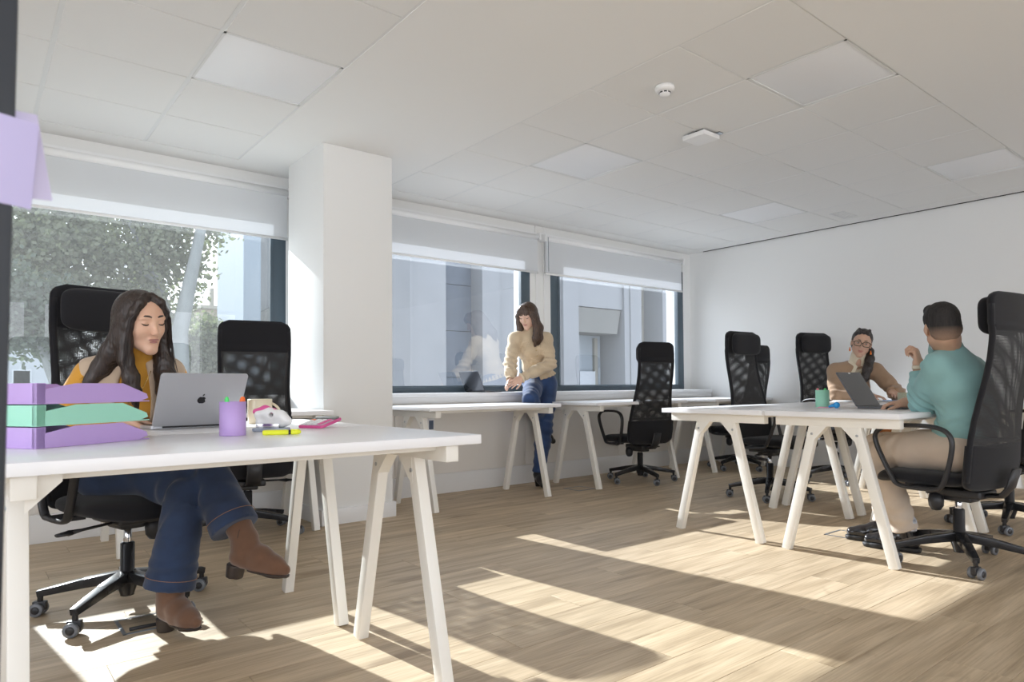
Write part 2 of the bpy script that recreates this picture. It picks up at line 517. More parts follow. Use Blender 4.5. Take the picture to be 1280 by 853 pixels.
for n, (x, y, w, h) in enumerate(PANELS):
    if x > 2.6:
        lb = ('square flat light panel in the ceiling, ' + ('beyond the smoke detector, upper right' if (y < 2.5 and x < 4.5) else
              'left of the access point, above the middle window' if (x < 4.5) else
              'farthest right, above the man in teal' if y < 2.5 else 'near the far corner above the three chairs'))
    else:
        lb = ('square flat light panel in the left ceiling field, above the woman in mustard' if x > 1 else 'square flat light panel in the left ceiling field beside the front edge' if y < 2 else 'square flat light panel in the left ceiling field, farther from the pillar')
    t_ = empty('ceiling_light', (x, y, ZC), label=lb, cat='light', group='ceiling light panels')
    MB().box(-w / 2 + .012, w / 2 - .012, -h / 2 + .012, h / 2 - .012, .004, .02).obj('diffuser', m_panel, t_, bevel=.002)
    fr = MB()
    for q in (-1, 1):
        fr.box(q * (w / 2 - .012) - .006, q * (w / 2 - .012) + .006, -h / 2 + .006, h / 2 - .006, .001, .02)
        fr.box(-w / 2 + .006, w / 2 - .006, q * (h / 2 - .012) - .006, q * (h / 2 - .012) + .006, .001, .0195)
    fr.obj('panel_frame', m_grid, t_)

# ------------------------------------------------------------------ roller blinds
def blind(x0, x1, label):
    t = empty('roller_blind', ((x0 + x1) / 2, 5.135, 2.42), label=label, cat='blind', group='white roller blinds over the windows')
    h = (x1 - x0) / 2
    MB().tube([(-h + .01, 0, 0), (h - .01, 0, 0)], .026, 16).obj('roller_tube', m_sill, t)
    b = MB().box(-h, h, .028, .062, -.03, .055); b.obj('fascia', m_sill, t, bevel=.004)
    for q in (-1, 1):
        MB().box(q * h - .006, q * h + .006, -.03, .06, -.035, .04).obj('bracket', m_sill, t, bevel=.003)
    MB().grid(24, 6, lambda u, v: (-h + .02 + u * 2 * (h - .02), .0 + .002 * math.sin(u * 9 + v), -.02 - v * .335), True).obj('fabric', m_blind, t, fix=False)
    MB().tube([(-h + .015, 0, -.36), (h - .015, 0, -.36)], (.011), 10).obj('hem_bar', m_sill, t)
    return t
blind(-0.22, 1.935, 'white roller blind over the large left window behind the woman in mustard')
blind(2.30, 4.50, 'white roller blind over the middle window, beside the pillar')
bl3 = blind(4.57, 6.84, 'white roller blind over the right window, next to the far corner')
MB().tube([(1.10, -.02, 0), (1.10, -.02, -.33)], .002, 6).obj('pull_cord', m_black, bl3)
MB().tube([(-1.105, -.03, .01), (-1.105, -.03, -.02), (-1.10, -.03, -.34)], .003, 6).obj('pull_cord', m_frame, bl3)
# ------------------------------------------------------------------ ceiling devices
t = empty('smoke_detector', (2.97, 2.33, ZC), label='round white smoke detector on the ceiling tiles', cat='smoke detector')
MB().lathe([(0, -.001), (.052, -.001), (.054, -.012), (.05, -.028), (.03, -.031), (0, -.031)]).obj('base', m_sill, t)
MB().lathe([(.030, -.030), (.030, -.042), (.024, -.052), (0, -.054)]).obj('sensor_head', m_sill, t)
s_ = MB()
for k in range(8):
    a = k * PI / 4
    s_.box(-.008, .008, -.002, .002, -.041, -.034, Matrix.Rotation(a + PI / 2, 3, 'Z'), (.0295 * math.cos(a), .0295 * math.sin(a), 0))
s_.obj('vent_slot', m_black, t)
t = empty('access_point', (3.72, 2.63, ZC), label='square white wireless access point hanging under the ceiling', cat='access point')
MB().box(-.085, .085, -.085, .085, -.042, -.012).obj('cover', m_sill, t, bevel=.008, seg=3)
MB().box(-.06, .06, -.06, .06, -.012, 0).obj('bracket', m_black, t)
MB().box(.06, .10, -.1, -.07, -.006, 0).obj('clip', m_bolt, t)
t = empty('ceiling_vent', (6.62, 3.06, ZC), label='faint rectangular air vent in a far ceiling tile', cat='vent')
v_ = MB()
for q in (-1, 1):
    v_.box(-.15, .15, q * .06 - .006, q * .06 + .006, -.003, .001); v_.box(q * .15 - .006, q * .15 + .006, -.066, .066, -.003, .001)
v_.obj('vent_frame', m_grid, t)
for k in range(5): MB().box(-.144, .144, -.045 + k * .0225 - .004, -.045 + k * .0225 + .004, -.0025, .001).obj('slat', m_grid, t)

# ------------------------------------------------------------------ desks
DL, DD = 1.268, 0.700
LEGX = 0.545
def build_trestle(parent, x):
    tr = MB()
    tr.bar((x, -.325, .711), (x, .325, .711), .045, .05)
    o = tr.obj('trestle_bar', m_steel, parent, bevel=.003)
    for q in (-1, 1):
        MB().bar((x, q * .100, .735), (x, q * .281, 0.0), .040, .047, up=(0, 1, 0)).obj('leg', m_steel, o, bevel=.004)
        g = MB().prism([(q * .035, .69), (q * .105, .615), (q * .128, .605), (q * .120, .69)][::q], x - .0215, x + .0215, axis='x')
        g.obj('gusset', m_steel, o)
        MB().lathe([(0, -.023), (.007, -.023), (.007, -.019), (0, -.019)], 12, (x - .0, q * .118, .645), 'x').obj('bolt', m_bolt, o)
    return o
def build_desk():
    t = empty('desk', cat='desk')
    MB().box(-DL / 2, DL / 2, -DD / 2, DD / 2, .737, .765).obj('tabletop', m_desk, t, bevel=.0025)
    build_trestle(t, -LEGX); build_trestle(t, LEGX)
    for q in (-1, 1):
        MB().box(-LEGX, LEGX, q * .255 - .014, q * .255 + .014, .718, .737).obj('rail', m_steel, t, bevel=.002)
    return t
proto = None
def desk(x, y, label, group, scale=1.0):
    global proto
    if proto is None: proto = build_desk(); o = proto
    else: o = copy_tree(proto)
    o.location = (x, y, 0); o['label'] = label; o['group'] = group
    if scale != 1: o.scale.x = scale
    return o
GW, GF, GB = 'white desks along the windows', 'white desks pushed together in the foreground', 'white desks pushed together on the right'
d_ = desk(0.585, 2.013, 'near white trestle desk holding the purple and green letter trays', GF)
desk(0.585, 2.735, 'white trestle desk holding the silver laptop, by the woman in mustard', GF)
desk(4.1, 1.708, 'white trestle desk at the man in teal, holding his open laptop', GB)
desk(4.1, 2.428, 'white trestle desk on the right, near the middle, its left end facing the window chair', GB)
desk(5.372, 1.708, 'white trestle desk beyond the desk of the man in teal', GB)
desk(5.372, 2.428, 'white trestle desk in front of the far mesh chair', GB)
desk(6.536, 1.708, 'white trestle desk at the right wall, nearer the camera', GB, .83)
desk(6.536, 2.428, 'white trestle desk at the right wall in front of the woman in brown', GB, .83)
desk(3.185, 4.447, 'white trestle desk under the middle window, right of the pillar', GW)
desk(4.875, 4.447, 'white trestle desk under the right window, behind the black chair', GW)
desk(6.515, 4.447, 'white trestle desk in the far corner under the right window', GW, .85)
desk(1.20, 4.447, 'white trestle desk under the left window, ending against the pillar', GW)
# the near desk's left trestle stands a little further in and has a brace
tb_ = min([c for c in d_.children if c.name.startswith('trestle_bar')], key=lambda c: c.data.vertices[0].co.x)
tb_.location.x += .052
MB().prism([(-.49, .655), (-.425, .717), (-.425, .735), (-.49, .735)], -.30, -.285, axis='y').obj('brace', m_steel, d_)

# wall socket and floor boxes
t = empty('wall_socket', (3.06, YP, .59), label='grey wall socket in a white frame under the window desk', cat='socket')
MB().box(-.035, .035, -.009, 0, -.055, .055).obj('plate', m_sill, t, bevel=.003)
MB().box(-.022, .022, -.012, -.008, -.038, .038).obj('insert', M('socket_insert', (.10, .13, .20), .4), t, bevel=.002)
m_fbox = M('floor_box_metal', (.30, .33, .38), .35, .6)
def floorbox(x, y, label, open_=False, w=.2):
    t = empty('floor_box', (x, y, 0), label=label, cat='floor socket', group='floor socket boxes')
    f = MB()
    for q in (-1, 1):
        f.box(-w / 2, w / 2, q * (w / 2 - .006) - .006, q * (w / 2 - .006) + .006, 0, .003)
        f.box(q * (w / 2 - .006) - .006, q * (w / 2 - .006) + .006, -w / 2, w / 2, 0, .0028)
    f.obj('frame', m_fbox, t)
    MB().box(-w / 2 + .013, w / 2 - .013, -w / 2 + .013, w / 2 - .013, 0, .0015).obj('lid', m_wood, t)
    if open_:
        l = MB().box(-.08, .08, 0, .004, 0, .13, Matrix.Rotation(R(76), 3, 'X'), (0, w / 2 - .02, .012))
        l.obj('cover', m_clear, t)
        MB().box(-.075, .02, -.075, -.062, .003, .014).obj('hinge', m_black, t, bevel=.002)
    return t
floorbox(4.24, 4.32, 'flat floor socket box with a dark frame beside the window desk leg')
floorbox(4.15, 1.93, 'flat floor socket box under the desk of the man in teal')
floorbox(0.56, 2.97, 'floor socket box with raised clear cover below the chair of the woman in mustard', True)

# ================================================================== outside
m_fac = M('pale_stone_facade', (0.175, 0.182, 0.195), 0.8, var=0.04, vscale=2, bmp=0.1, bscale=30)
m_rec = M('grey_stone_recess', (0.07, 0.085, 0.11), 0.8, var=0.10, vscale=3, bmp=0.2, bscale=12)
m_awn = M('grey_awning_box', (0.115, 0.115, 0.11), 0.8, var=0.06, vscale=2)
m_beige = M('beige_stone', (0.2, 0.19, 0.165), 0.8)
m_ground = M('pavement', (0.42, 0.41, 0.39), 0.9, var=0.1, vscale=0.6)
m_dglass = M('dark_window_glass', (0.10, 0.13, 0.16), 0.08, spec=0.8)
m_lglass = M('dull_window_glass', (0.22, 0.25, 0.28), 0.12, spec=0.8)
m_bark = M('pale_plane_bark', (0.13, 0.14, 0.145), 0.85, var=0.2, vscale=5, stretch=(1, 1, .3))
m_brick = M('tan_render', (0.22, 0.19, 0.155), 0.85, var=0.05, vscale=2)
m_whiteb = M('white_render', (0.36, 0.38, 0.41), 0.8)
setp(MB().box(-60, 80, YW + .4, 140, -3.2, -3.0).obj('ground', m_ground), kind='structure')

def leaf_mat(name, c):
    m, t, b, o = nmat(name)
    t.nodes.remove(b)
    df = t.nodes.new('ShaderNodeBsdfDiffuse'); tl = t.nodes.new('ShaderNodeBsdfTranslucent')
    df.inputs[0].default_value = c + (1,)
    tl.inputs[0].default_value = (c[0] * 1.2, c[1] * 1.35, c[2] * .8, 1)
    mx = t.nodes.new('ShaderNodeMixShader'); mx.inputs[0].default_value = 0.4
    t.links.new(df.outputs[0], mx.inputs[1]); t.links.new(tl.outputs[0], mx.inputs[2]); t.links.new(mx.outputs[0], o.inputs[0])
    return m
m_leafA = leaf_mat('plane_leaf', (0.14, 0.15, 0.115))
m_leafB = leaf_mat('dark_leaf', (0.085, 0.10, 0.09))
def tree(x, y, label, trunks, blobs, n, leaf, size, seed):
    rng = np.random.RandomState(seed)
    t = empty('tree', (x, y, -3.0), label=label, cat='tree', group='trees outside the left window')
    tb = MB()
    for pts, r0, r1 in trunks:
        m = len(pts)
        tb.tube([(p[0] - x, p[1] - y, p[2] + 3) for p in pts], [r0 + (r1 - r0) * i / (m - 1) for i in range(m)], 9)
    tb.obj('trunk', m_bark, t)
    tot = sum(b[3] * b[4] * b[5] for b in blobs)
    V = []; F = []
    for (cx, cy_, cz, rx, ry, rz) in blobs:
        k = int(n * rx * ry * rz / tot)
        # clumps of leaves, leaving gaps of sky
        nc = max(6, k // 45)
        cc = rng.normal(size=(nc, 3)); cc /= np.linalg.norm(cc, axis=1)[:, None]
        cc *= (rng.rand(nc, 1) ** .4)
        cc = cc * [rx, ry, rz] + [cx - x, cy_ - y, cz + 3]
        pts = cc[rng.randint(nc, size=k)] + rng.normal(size=(k, 3)) * .15
        for p in pts:
            a = rng.normal(size=3); a /= np.linalg.norm(a)
            b = np.cross(a, rng.normal(size=3)); b /= np.linalg.norm(b)
            s = size * (.6 + .8 * rng.rand())
            i = len(V)
            V += [tuple(p - a * s), tuple(p + b * s * .7), tuple(p + a * s), tuple(p - b * s * .7)]
            F.append((i, i + 1, i + 2, i + 3))
    me = bpy.data.meshes.new('foliage'); me.from_pydata(V, [], F); me.materials.append(leaf)
    f = link_mesh('foliage', me, t); f['kind'] = 'stuff'
    return t
tree(3.35, 15.0, 'large pale-trunked plane tree seen through the left window, above the seated woman',
     [([(3.3, 14.2, -3), (3.22, 14.2, .5), (3.2, 14.2, 2.0), (3.42, 14.3, 3.1), (3.68, 14.4, 4.4)], .22, .09),
      ([(3.39, 15, 1.6), (3.0, 15, 3.0), (2.4, 14.8, 4.2)], .10, .04), ([(2.9, 15, 3.1), (2.0, 15.2, 3.7), (.6, 15.1, 4.3)], .06, .02)],
     [(1.7, 15.3, 3.9, 1.9, 1.0, 1.0), (.6, 15.0, 3.4, 1.2, .8, .8), (3.2, 15, 3.3, .62, .6, 1.0), (2.3, 15.2, 2.7, .8, .6, .9), (3.6, 14.8, 4.5, .75, .6, .7), (1.7, 15.3, 2.7, .8, .6, .45)], 21000, m_leafA, .055, 1)
tree(1.25, 13.5, 'multi-stemmed tree at the far left of the left window',
     [([(1.55, 13.5, -3), (1.35, 13.5, .4), (1.05, 13.5, 1.3), (.8, 13.5, 2.2)], .13, .05), ([(1.6, 13.5, -3), (1.5, 13.5, .4), (1.3, 13.5, 1.4), (1.2, 13.5, 2.4)], .11, .04)],
     [(.75, 13.5, 2.2, .75, .6, .62), (1.25, 13.6, 2.0, .5, .5, .6)], 6500, m_leafB, .05, 2)
tree(5.1, 21.0, 'rounded bushy tree seen low between the woman in mustard and the empty chair',
     [([(5.1, 21, -3), (5.1, 21, .8), (5.0, 21, 1.8)], .14, .05)],
     [(5.55, 21, 1.9, .85, .8, 1.15), (4.75, 21, 1.6, .7, .8, .9), (6.0, 21, 1.1, .7, .8, .9)], 9000, m_leafA, .065, 3)
tree(9.2, 21.0, 'leafy tree showing above the low wing in the middle window',
     [([(9.2, 21, -3), (9.2, 21, 2), (9.4, 21, 4)], .2, .08)],
     [(10.2, 22, 4.7, 1.8, 1.0, 1.4), (12.2, 22.5, 5.0, 1.5, 1.0, 1.3)], 5000, m_leafB, .07, 4)

def win_box(parent, x0, x1, y, z0, z1, frame=m_whiteb, gl=m_dglass, face='y', depth=.12):
    f = MB(); t_ = .06
    def bx(mb, a0, a1, d0, d1, c0, c1):
        if face == 'y': mb.box(a0, a1, y + d0, y + d1, c0, c1)
        else: mb.box(y + d0, y + d1, a0, a1, c0, c1)
    bx(f, x0, x0 + t_, -.03, depth, z0, z1); bx(f, x1 - t_, x1, -.03, depth, z0, z1)
    bx(f, x0 + t_, x1 - t_, -.03, depth, z0, z0 + t_); bx(f, x0 + t_, x1 - t_, -.03, depth, z1 - t_, z1)
    w = f.obj('window', frame, parent)
    g = MB(); bx(g, x0 + t_, x1 - t_, .0, .02, z0 + t_, z1 - t_); g.obj('pane', gl, w)
    return w
# L-shaped pale building: south face at Y=12, west face at X=7
b = empty('courtyard_building', (7, 12, -3), label='pale stone building with columns and grey recesses outside the middle and right windows', cat='building')
def part(name, mat, x0, x1, y0, y1, z0, z1, bevel=0):
    return MB().box(x0 - 7, x1 - 7, y0 - 12, y1 - 12, z0 + 3, z1 + 3).obj(name, mat, b, bevel=bevel)
TOPZ = 4.2
part('wall', m_fac, 8.2, 30, 13.3, 20, -3, TOPZ)
part('column', m_fac, 7.0, 7.06, 11.97, 12.8, -3, TOPZ); part('column', m_fac, 7.07, 7.16, 12.0, 12.8, -3, TOPZ)
part('column', m_fac, 7.17, 7.90, 12.02, 13.3, -3, TOPZ)
part('column', m_fac, 8.86, 9.35, 12.02, 13.3, -3, TOPZ)
part('column', m_fac, 9.36, 11.3, 12.10, 13.3, -3, TOPZ)
part('column', m_fac, 11.31, 11.83, 12.02, 13.3, -3, TOPZ)
part('column', m_fac, 13.55, 13.75, 12.05, 13.3, -3, TOPZ); part('column', m_fac, 13.76, 14.2, 12.02, 13.3, -3, TOPZ)
part('column', m_fac, 15.1, 18.9, 12.02, 13.3, -3, TOPZ); part('column', m_fac, 19.8, 30, 12.02, 13.3, -3, TOPZ)
part('lintel', m_fac, 11.83, 13.55, 12.12, 13.3, 2.92, TOPZ)
for k in range(7):
    part('recess_panel', m_rec, 7.9, 8.86, 12.45, 13.3, -3 + k * 1.03 + .006, -3 + (k + 1) * 1.03 - .006)
for k in range(7):
    part('recess_panel', m_beige, 14.2, 15.1, 12.7, 13.3, -3 + k * 1.03 + .006, -3 + (k + 1) * 1.03 - .006)
MB().prism([(11.83 - 7, 5.90), (13.5 - 7, 5.90), (13.35 - 7, 5.27), (11.83 - 7, 5.27)], .14, .9, axis='y').obj('awning_box', m_awn, b)
w = MB().box(4.83, 6.5, .9, 1.2, -3 + 3, 5.27).obj('glazed_bay', m_lglass, b)
MB().box(6.2, 6.32, .82, .9, 0, 5.2).obj('bay_frame', m_beige, w)
MB().box(4.83, 6.2, .83, .89, 3.55, 3.6).obj('bay_frame', m_rec, w)
MB().box(5.62, 6.2, .8, .88, 0, 4.3).obj('light_panel', m_whiteb, w)
# west face of the low wing
part('wall', m_fac, 7.17, 9.0, 12.8, 20, -3, 3.25)
part('parapet', m_rec, 7.05, 7.25, 12.8, 20, 3.25, 3.32)
win_box(b, .95, 3.3, 0.16, 2.2, 5.55, m_rec, m_dglass, 'x')
win_box(b, 4.2, 6.6, 0.16, 2.2, 5.55, m_rec, m_dglass, 'x')

b = empty('tower_block', (6.3, 19, -3), label='pale building corner with a tall window strip at the right edge of the left window', cat='building')
MB().box(-.42, .05, 0, 2.5, 0, 11).obj('wall', M('blue_grey_render', (.17, .21, .26), .7), b)
MB().box(.75, 1.4, -.1, 2.5, 0, 11).obj('wall', m_whiteb, b)
MB().box(.05, .75, .5, 2.5, 0, 11).obj('recess', m_fac, b)
MB().prism([(.05, 6.0), (.62, 6.35), (.62, 5.35), (.16, 5.2)], .2, .5, axis='y').obj('awning_box', m_awn, b)
MB().box(.2, .6, .12, .2, 1, 5.25).obj('window_strip', m_whiteb, b)
b = empty('apartment_block', (10.7, 60, -3), label='narrow white apartment tower between the tree branches', cat='building')
MB().box(-1.0, 1.0, 0, 3, 0, 14).obj('wall', m_whiteb, b)
for k in range(6):
    for q in (-.62, 0.0):
        win_box(b, q + .02, q + .52, -.0, 1.1 + k * 2.1, 2.3 + k * 2.1, m_whiteb, m_dglass)
    MB().box(.55, 1.05, -.3, 0, .9 + k * 2.1, 1.6 + k * 2.1).obj('balcony', m_whiteb, b)
b = empty('apartment_block', (0, 36, -3), label='low white apartment block with small windows at the far left', cat='building')
MB().box(-7, 3.1, 0, 6, 0, 8.2).obj('wall', M('cream_render', (.3, .32, .35), .8), b)
for k in range(3):
    for q in range(7):
        win_box(b, -6.3 + q * 1.3, -5.6 + q * 1.3, 0, 1.2 + k * 2.3, 2.5 + k * 2.3, m_whiteb, m_dglass)
b = empty('apartment_block', (12.2, 42, -3), label='distant tan building with a rooftop chimney, beyond the bushy tree', cat='building')
MB().box(-1.5, 3.0, 0, 5, 0, 8.6).obj('wall', m_brick, b)
MB().box(-1.65, 3.1, -.15, 5, 8.6, 8.8).obj('cornice', m_beige, b)
MB().box(-.95, -.75, .5, .8, 8.8, 9.9).obj('chimney', m_beige, b)
for k in range(3):
    for q in range(2): win_box(b, -1.2 + q * 1.2, -.6 + q * 1.2, 0, 1.6 + k * 2.3, 2.9 + k * 2.3, m_whiteb, m_dglass)

# ================================================================== post with sticky notes close to the camera
t = setp(MB().add([(-.095, .64, 0), (.0135, .64, 0), (.0135, .70, 0), (-.095, .70, 0), (-.06, .64, ZC), (.0445, .64, ZC), (.0445, .70, ZC), (-.06, .70, ZC)], [(3, 2, 1, 0), (4, 5, 6, 7), (0, 1, 5, 4), (1, 2, 6, 5), (2, 3, 7, 6), (3, 0, 4, 7)]).obj('partition_post', M('dark_post', (.016, .02, .028), .5), bevel=.004), 'dark partition post at the left edge of the picture', 'post')
m_note = M('lavender_note', (.50, .46, .72), .7)
m_note2 = M('pale_lavender_note', (.58, .54, .76), .7)
for k, (x, z, a, mt, lb) in enumerate(((.034, 1.085, 4, m_note, 'lavender sticky note on the post, the front one of two'), (.041, 1.095, -9, m_note2, 'paler sticky note on the post, half hidden behind the other'))):
    n_ = MB().grid(8, 8, lambda u, v: (-.02 + .056 * u - .03, .008 * u * u * (1 + k) - .0006, -.034 + .068 * v), True)
    n_.grid(8, 8, lambda u, v: (-.02 + .056 * u - .03, .008 * u * u * (1 + k), -.034 + .068 * v), True)
    o = setp(n_.obj('sticky_note', mt, fix=False), lb, 'sticky note', 'lavender sticky notes on the post')
    o.location = (x, .638 - .002 * (1 - k), z); o.rotation_euler = (0, R(a), 0)

# ================================================================== chairs
def net_mat(name, ang, pitch, cover):
    m, t, b, o = nmat(name)
    b.inputs['Base Color'].default_value = (.02, .02, .022, 1); b.inputs['Roughness'].default_value = .6
    tc = t.nodes.new('ShaderNodeTexCoord')
    mp = t.nodes.new('ShaderNodeMapping'); mp.inputs['Rotation'].default_value = (0, ang, 0)
    t.links.new(tc.outputs['Object'], mp.inputs[0])
    sp = t.nodes.new('ShaderNodeSeparateXYZ'); t.links.new(mp.outputs[0], sp.inputs[0])
    res = []
    for ax in ('X', 'Z'):
        a = t.nodes.new('ShaderNodeMath'); a.operation = 'DIVIDE'; a.inputs[1].default_value = pitch
        f = t.nodes.new('ShaderNodeMath'); f.operation = 'FRACT'
        g = t.nodes.new('ShaderNodeMath'); g.operation = 'GREATER_THAN'; g.inputs[1].default_value = cover
        t.links.new(sp.outputs[ax], a.inputs[0]); t.links.new(a.outputs[0], f.inputs[0]); t.links.new(f.outputs[0], g.inputs[0])
        res.append(g)
    mu = t.nodes.new('ShaderNodeMath'); mu.operation = 'MULTIPLY'
    t.links.new(res[0].outputs[0], mu.inputs[0]); t.links.new(res[1].outputs[0], mu.inputs[1])
    tr = t.nodes.new('ShaderNodeBsdfTransparent')
    mx = t.nodes.new('ShaderNodeMixShader')
    t.links.new(mu.outputs[0], mx.inputs[0]); t.links.new(b.outputs[0], mx.inputs[1]); t.links.new(tr.outputs[0], mx.inputs[2])
    t.links.new(mx.outputs[0], o.inputs[0])
    return m
m_net1 = net_mat('back_net', 0.0, .0048, .50)
m_net2 = net_mat('front_net', 0.03, .0051, .50)

BK = [(.415, -.205, .235), (.45, -.222, .250), (.55, -.238, .258), (.65, -.243, .250), (.75, -.250, .232), (.85, -.264, .215),
      (.95, -.285, .205), (1.05, -.305, .203), (1.15, -.318, .205), (1.25, -.322, .206), (1.32, -.320, .204), (1.36, -.318, .196)]
def bk(z):
    for i in range(len(BK) - 1):
        a, b_ = BK[i], BK[i + 1]
        if z <= b_[0] or i == len(BK) - 2:
            u = (z - a[0]) / (b_[0] - a[0]); return a[1] + (b_[1] - a[1]) * u, a[2] + (b_[2] - a[2]) * u
def bowed(x, z, off=0):
    y, w = bk(z)
    return (x, y + off - .035 * (1 - (x / .25) ** 2) * (1 if z < 1.2 else .6), z)
def build_chair():
    t = empty('office_chair', cat='chair')
    # five star base
    for k in range(5):
        a = 2 * PI * k / 5 + .35
        ca, sa = math.cos(a), math.sin(a)
        l = MB()
        l.bar((ca * .025, sa * .025, .135), (ca * .16, sa * .16, .118), .050, .045, w2=.042, h2=.038)
        l.bar((ca * .155, sa * .155, .1185), (ca * .325, sa * .325, .088), .042, .038, w2=.030, h2=.026)
        l.cyl((ca * .315, sa * .315, .092), (ca * .315, sa * .315, .052), .011, 10)
        l.obj('base_leg', m_blackm, t, bevel=.004)
        cst = MB()
        px, py = ca * .315, sa * .315
        rot = Matrix.Rotation(a * 1.7 + k, 3, 'Z')
        cst.box(-.012, .012, -.026, .024, .022, .058, rot, (px, py, 0))
        co = cst.obj('caster', m_black, t, bevel=.005)
        for q in (-1, 1):
            d = rot @ Vector((1, 0, 0))
            c0 = Vector((px, py, .0272)) + rot @ Vector((0, -.006, 0))
            wh = MB()
            wh.tube([c0 + d * q * .012, c0 + d * q * .014, c0 + d * q * .028, c0 + d * q * .031], [.024, .027, .027, .023], 16)
            wh.obj('wheel', m_wheel, co)
            MB().tube([c0 + d * q * .031, c0 + d * q * .0335], [.016, .013], 12).obj('wheel_cap', m_black, co)
    MB().lathe([(0, .055), (.026, .055), (.026, .06), (.040, .105), (.042, .15), (.030, .158), (.027, .16), (.027, .27), (.022, .275), (.0, .275)], 20).obj('gas_column_sleeve', m_blackm, t)
    MB().lathe([(0, .2), (.016, .2), (.016, .37), (0, .37)], 16).obj('gas_piston', m_chrome, t)
    U = []
    # mechanism
    mc = MB().box(-.085, .085, -.14, .12, .362, .402); mc.box(-.05, .05, -.08, .06, .335, .37)
    mo = mc.obj('tilt_mechanism', m_black, t, bevel=.012, seg=3); U.append(mo)
    MB().tube([(.08, .05, .372), (.20, .07, .366), (.25, .075, .362)], [.006, .006, .012], 10).obj('lever', m_black, mo)
    MB().tube([(.24, .074, .363), (.29, .08, .360)], [(.010, .022), (.006, .016)], 12, flat=(0, 0, 1)).obj('lever_paddle', m_black, mo)
    MB().lathe([(0, -.055), (.02, -.05), (.033, -.03), (.036, 0), (.030, .03), (0, .045)], 18, (-.075, .07, .335)).obj('tension_knob', m_black, mo)
    MB().tube([(0, -.12, .375), (0, -.20, .385), (0, -.235, .43), (0, -.262, .52)], [(.045, .012)] * 4, 10, flat=(1, 0, 0)).obj('back_bracket', m_black, mo)
    # seat cushion
    def seat(u, v):
        a = 2 * PI * u; n = 3.6
        c, s_ = math.cos(a), math.sin(a)
        sx = math.copysign(abs(c) ** (2 / n), c); sy = math.copysign(abs(s_) ** (2 / n), s_)
        p = v * PI - PI / 2
        k = max(0, math.cos(p)) ** .35; z = math.sin(p)
        x, y = sx * .262 * k, sy * .24 * k
        zz = .455 + .036 * z
        zz -= .035 * max(0, (y - .12) / .12) ** 2 * (1)
        zz += .010 * (x / .26) ** 2 if z > 0 else 0
        return (x, y + .015, zz)
    U.append(MB().grid(48, 15, seat, True, True).obj('seat', m_fabric, t))
    # back: fabric bottom and top, two nets between, tube frame
    def panel(z0, z1, nz, off0, off1, wf=1.0, clipround=None):
        mb = MB()
        def fn(off):
            def g(u, v):
                z = z0 + (z1 - z0) * v; y, w = bk(z)
                if clipround: w = w - clipround(z)
                x = (u * 2 - 1) * w * wf
                return bowed(x, z, off)
            return g
        nu = 17
        mb.grid(nu, nz, fn(off0), True); mb.grid(nu, nz, fn(off1), True)
        n1 = nu * nz
        side = []
        for j in range(nz - 1):
            for e in (0, nu - 1):
                a = j * nu + e; side.append((a, a + nu, a + nu + n1, a + n1))
        for i in range(nu - 1):
            for j in (0, nz - 1):
                a = j * nu + i; side.append((a, a + 1, a + 1 + n1, a + n1))
        mb.f += side; mb.sm += [True] * len(side)
        return mb
    cr_b = lambda z: max(0, .055 - math.sqrt(max(0, .055 ** 2 - max(0, .47 - z) ** 2))) if z < .47 else 0
    cr_t = lambda z: max(0, .05 - math.sqrt(max(0, .05 ** 2 - max(0, z - 1.31) ** 2))) if z > 1.31 else 0
    U.append(panel(.415, .635, 14, -.012, .012, 1, cr_b).obj('lower_back', m_fabric, t))
    U.append(panel(1.17, 1.36, 14, -.010, .010, 1, cr_t).obj('upper_back', m_fabric, t))
    for off, mt, nm in ((-.012, m_net1, 'rear_net'), (.010, m_net2, 'front_net')):
        U.append(MB().grid(13, 22, lambda u, v: bowed((u * 2 - 1) * bk(.63 + v * .545)[1] * .97, .63 + v * .545, off), True).obj(nm, mt, t, fix=False))
    # side rails
    for q in (-1, 1):
        pts = [bowed(q * (bk(.46 + .84 * i / 20)[1] - .014), .46 + .84 * i / 20) for i in range(21)]
        U.append(MB().tube(pts, [(.016, .0135)] * 21, 10, flat=(1, 0, 0)).obj('back_rail', m_fabric, t))
    U.append(MB().tube([bowed((i / 8 - 1) * .222, .655 + .0 * i) for i in range(17)], [(.012, .008)] * 17, 8).obj('lumbar_edge', m_black, t))
    # headrest
    def head(u, v):
        a = 2 * PI * u; n = 4.5
        c, s_ = math.cos(a), math.sin(a)
        sx = math.copysign(abs(c) ** (2 / n), c); sz = math.copysign(abs(s_) ** (2 / n), s_)
        p = v * PI - PI / 2; k = max(0, math.cos(p)) ** .4
        return (sx * .185 * k, -.276 + .028 * math.sin(p) - .012 * (1 - (sx * k) ** 2), 1.252 + sz * .092 * k)
    U.append(MB().grid(44, 13, head, True, True).obj('headrest', m_fabric, t))
    # loop armrests
    for q in (-1, 1):
        L = []
        key = [(-.13, .425), (-.165, .50), (-.19, .60), (-.192, .665), (-.16, .705), (-.09, .722), (.03, .722), (.12, .712), (.17, .68), (.175, .63), (.14, .54), (.10, .46), (.075, .425), (.02, .415), (-.07, .415)]
        m = len(key)
        for i in range(m):
            for s in range(4):
                p0, p1, p2, p3 = key[(i - 1) % m], key[i], key[(i + 1) % m], key[(i + 2) % m]; u = s / 4
                f = lambda A, B, C_, D: .5 * ((2 * B) + (-A + C_) * u + (2 * A - 5 * B + 4 * C_ - D) * u * u + (-A + 3 * B - 3 * C_ + D) * u ** 3)
                y, z = f(p0[0], p1[0], p2[0], p3[0]), f(p0[1], p1[1], p2[1], p3[1])
                L.append((q * (.283 + .012 * max(0, (z - .45) / .27)), y, z))
        am = MB().tube(L, [(.017, .011)] * len(L), 10, closed=True, flat=(1, 0, 0))
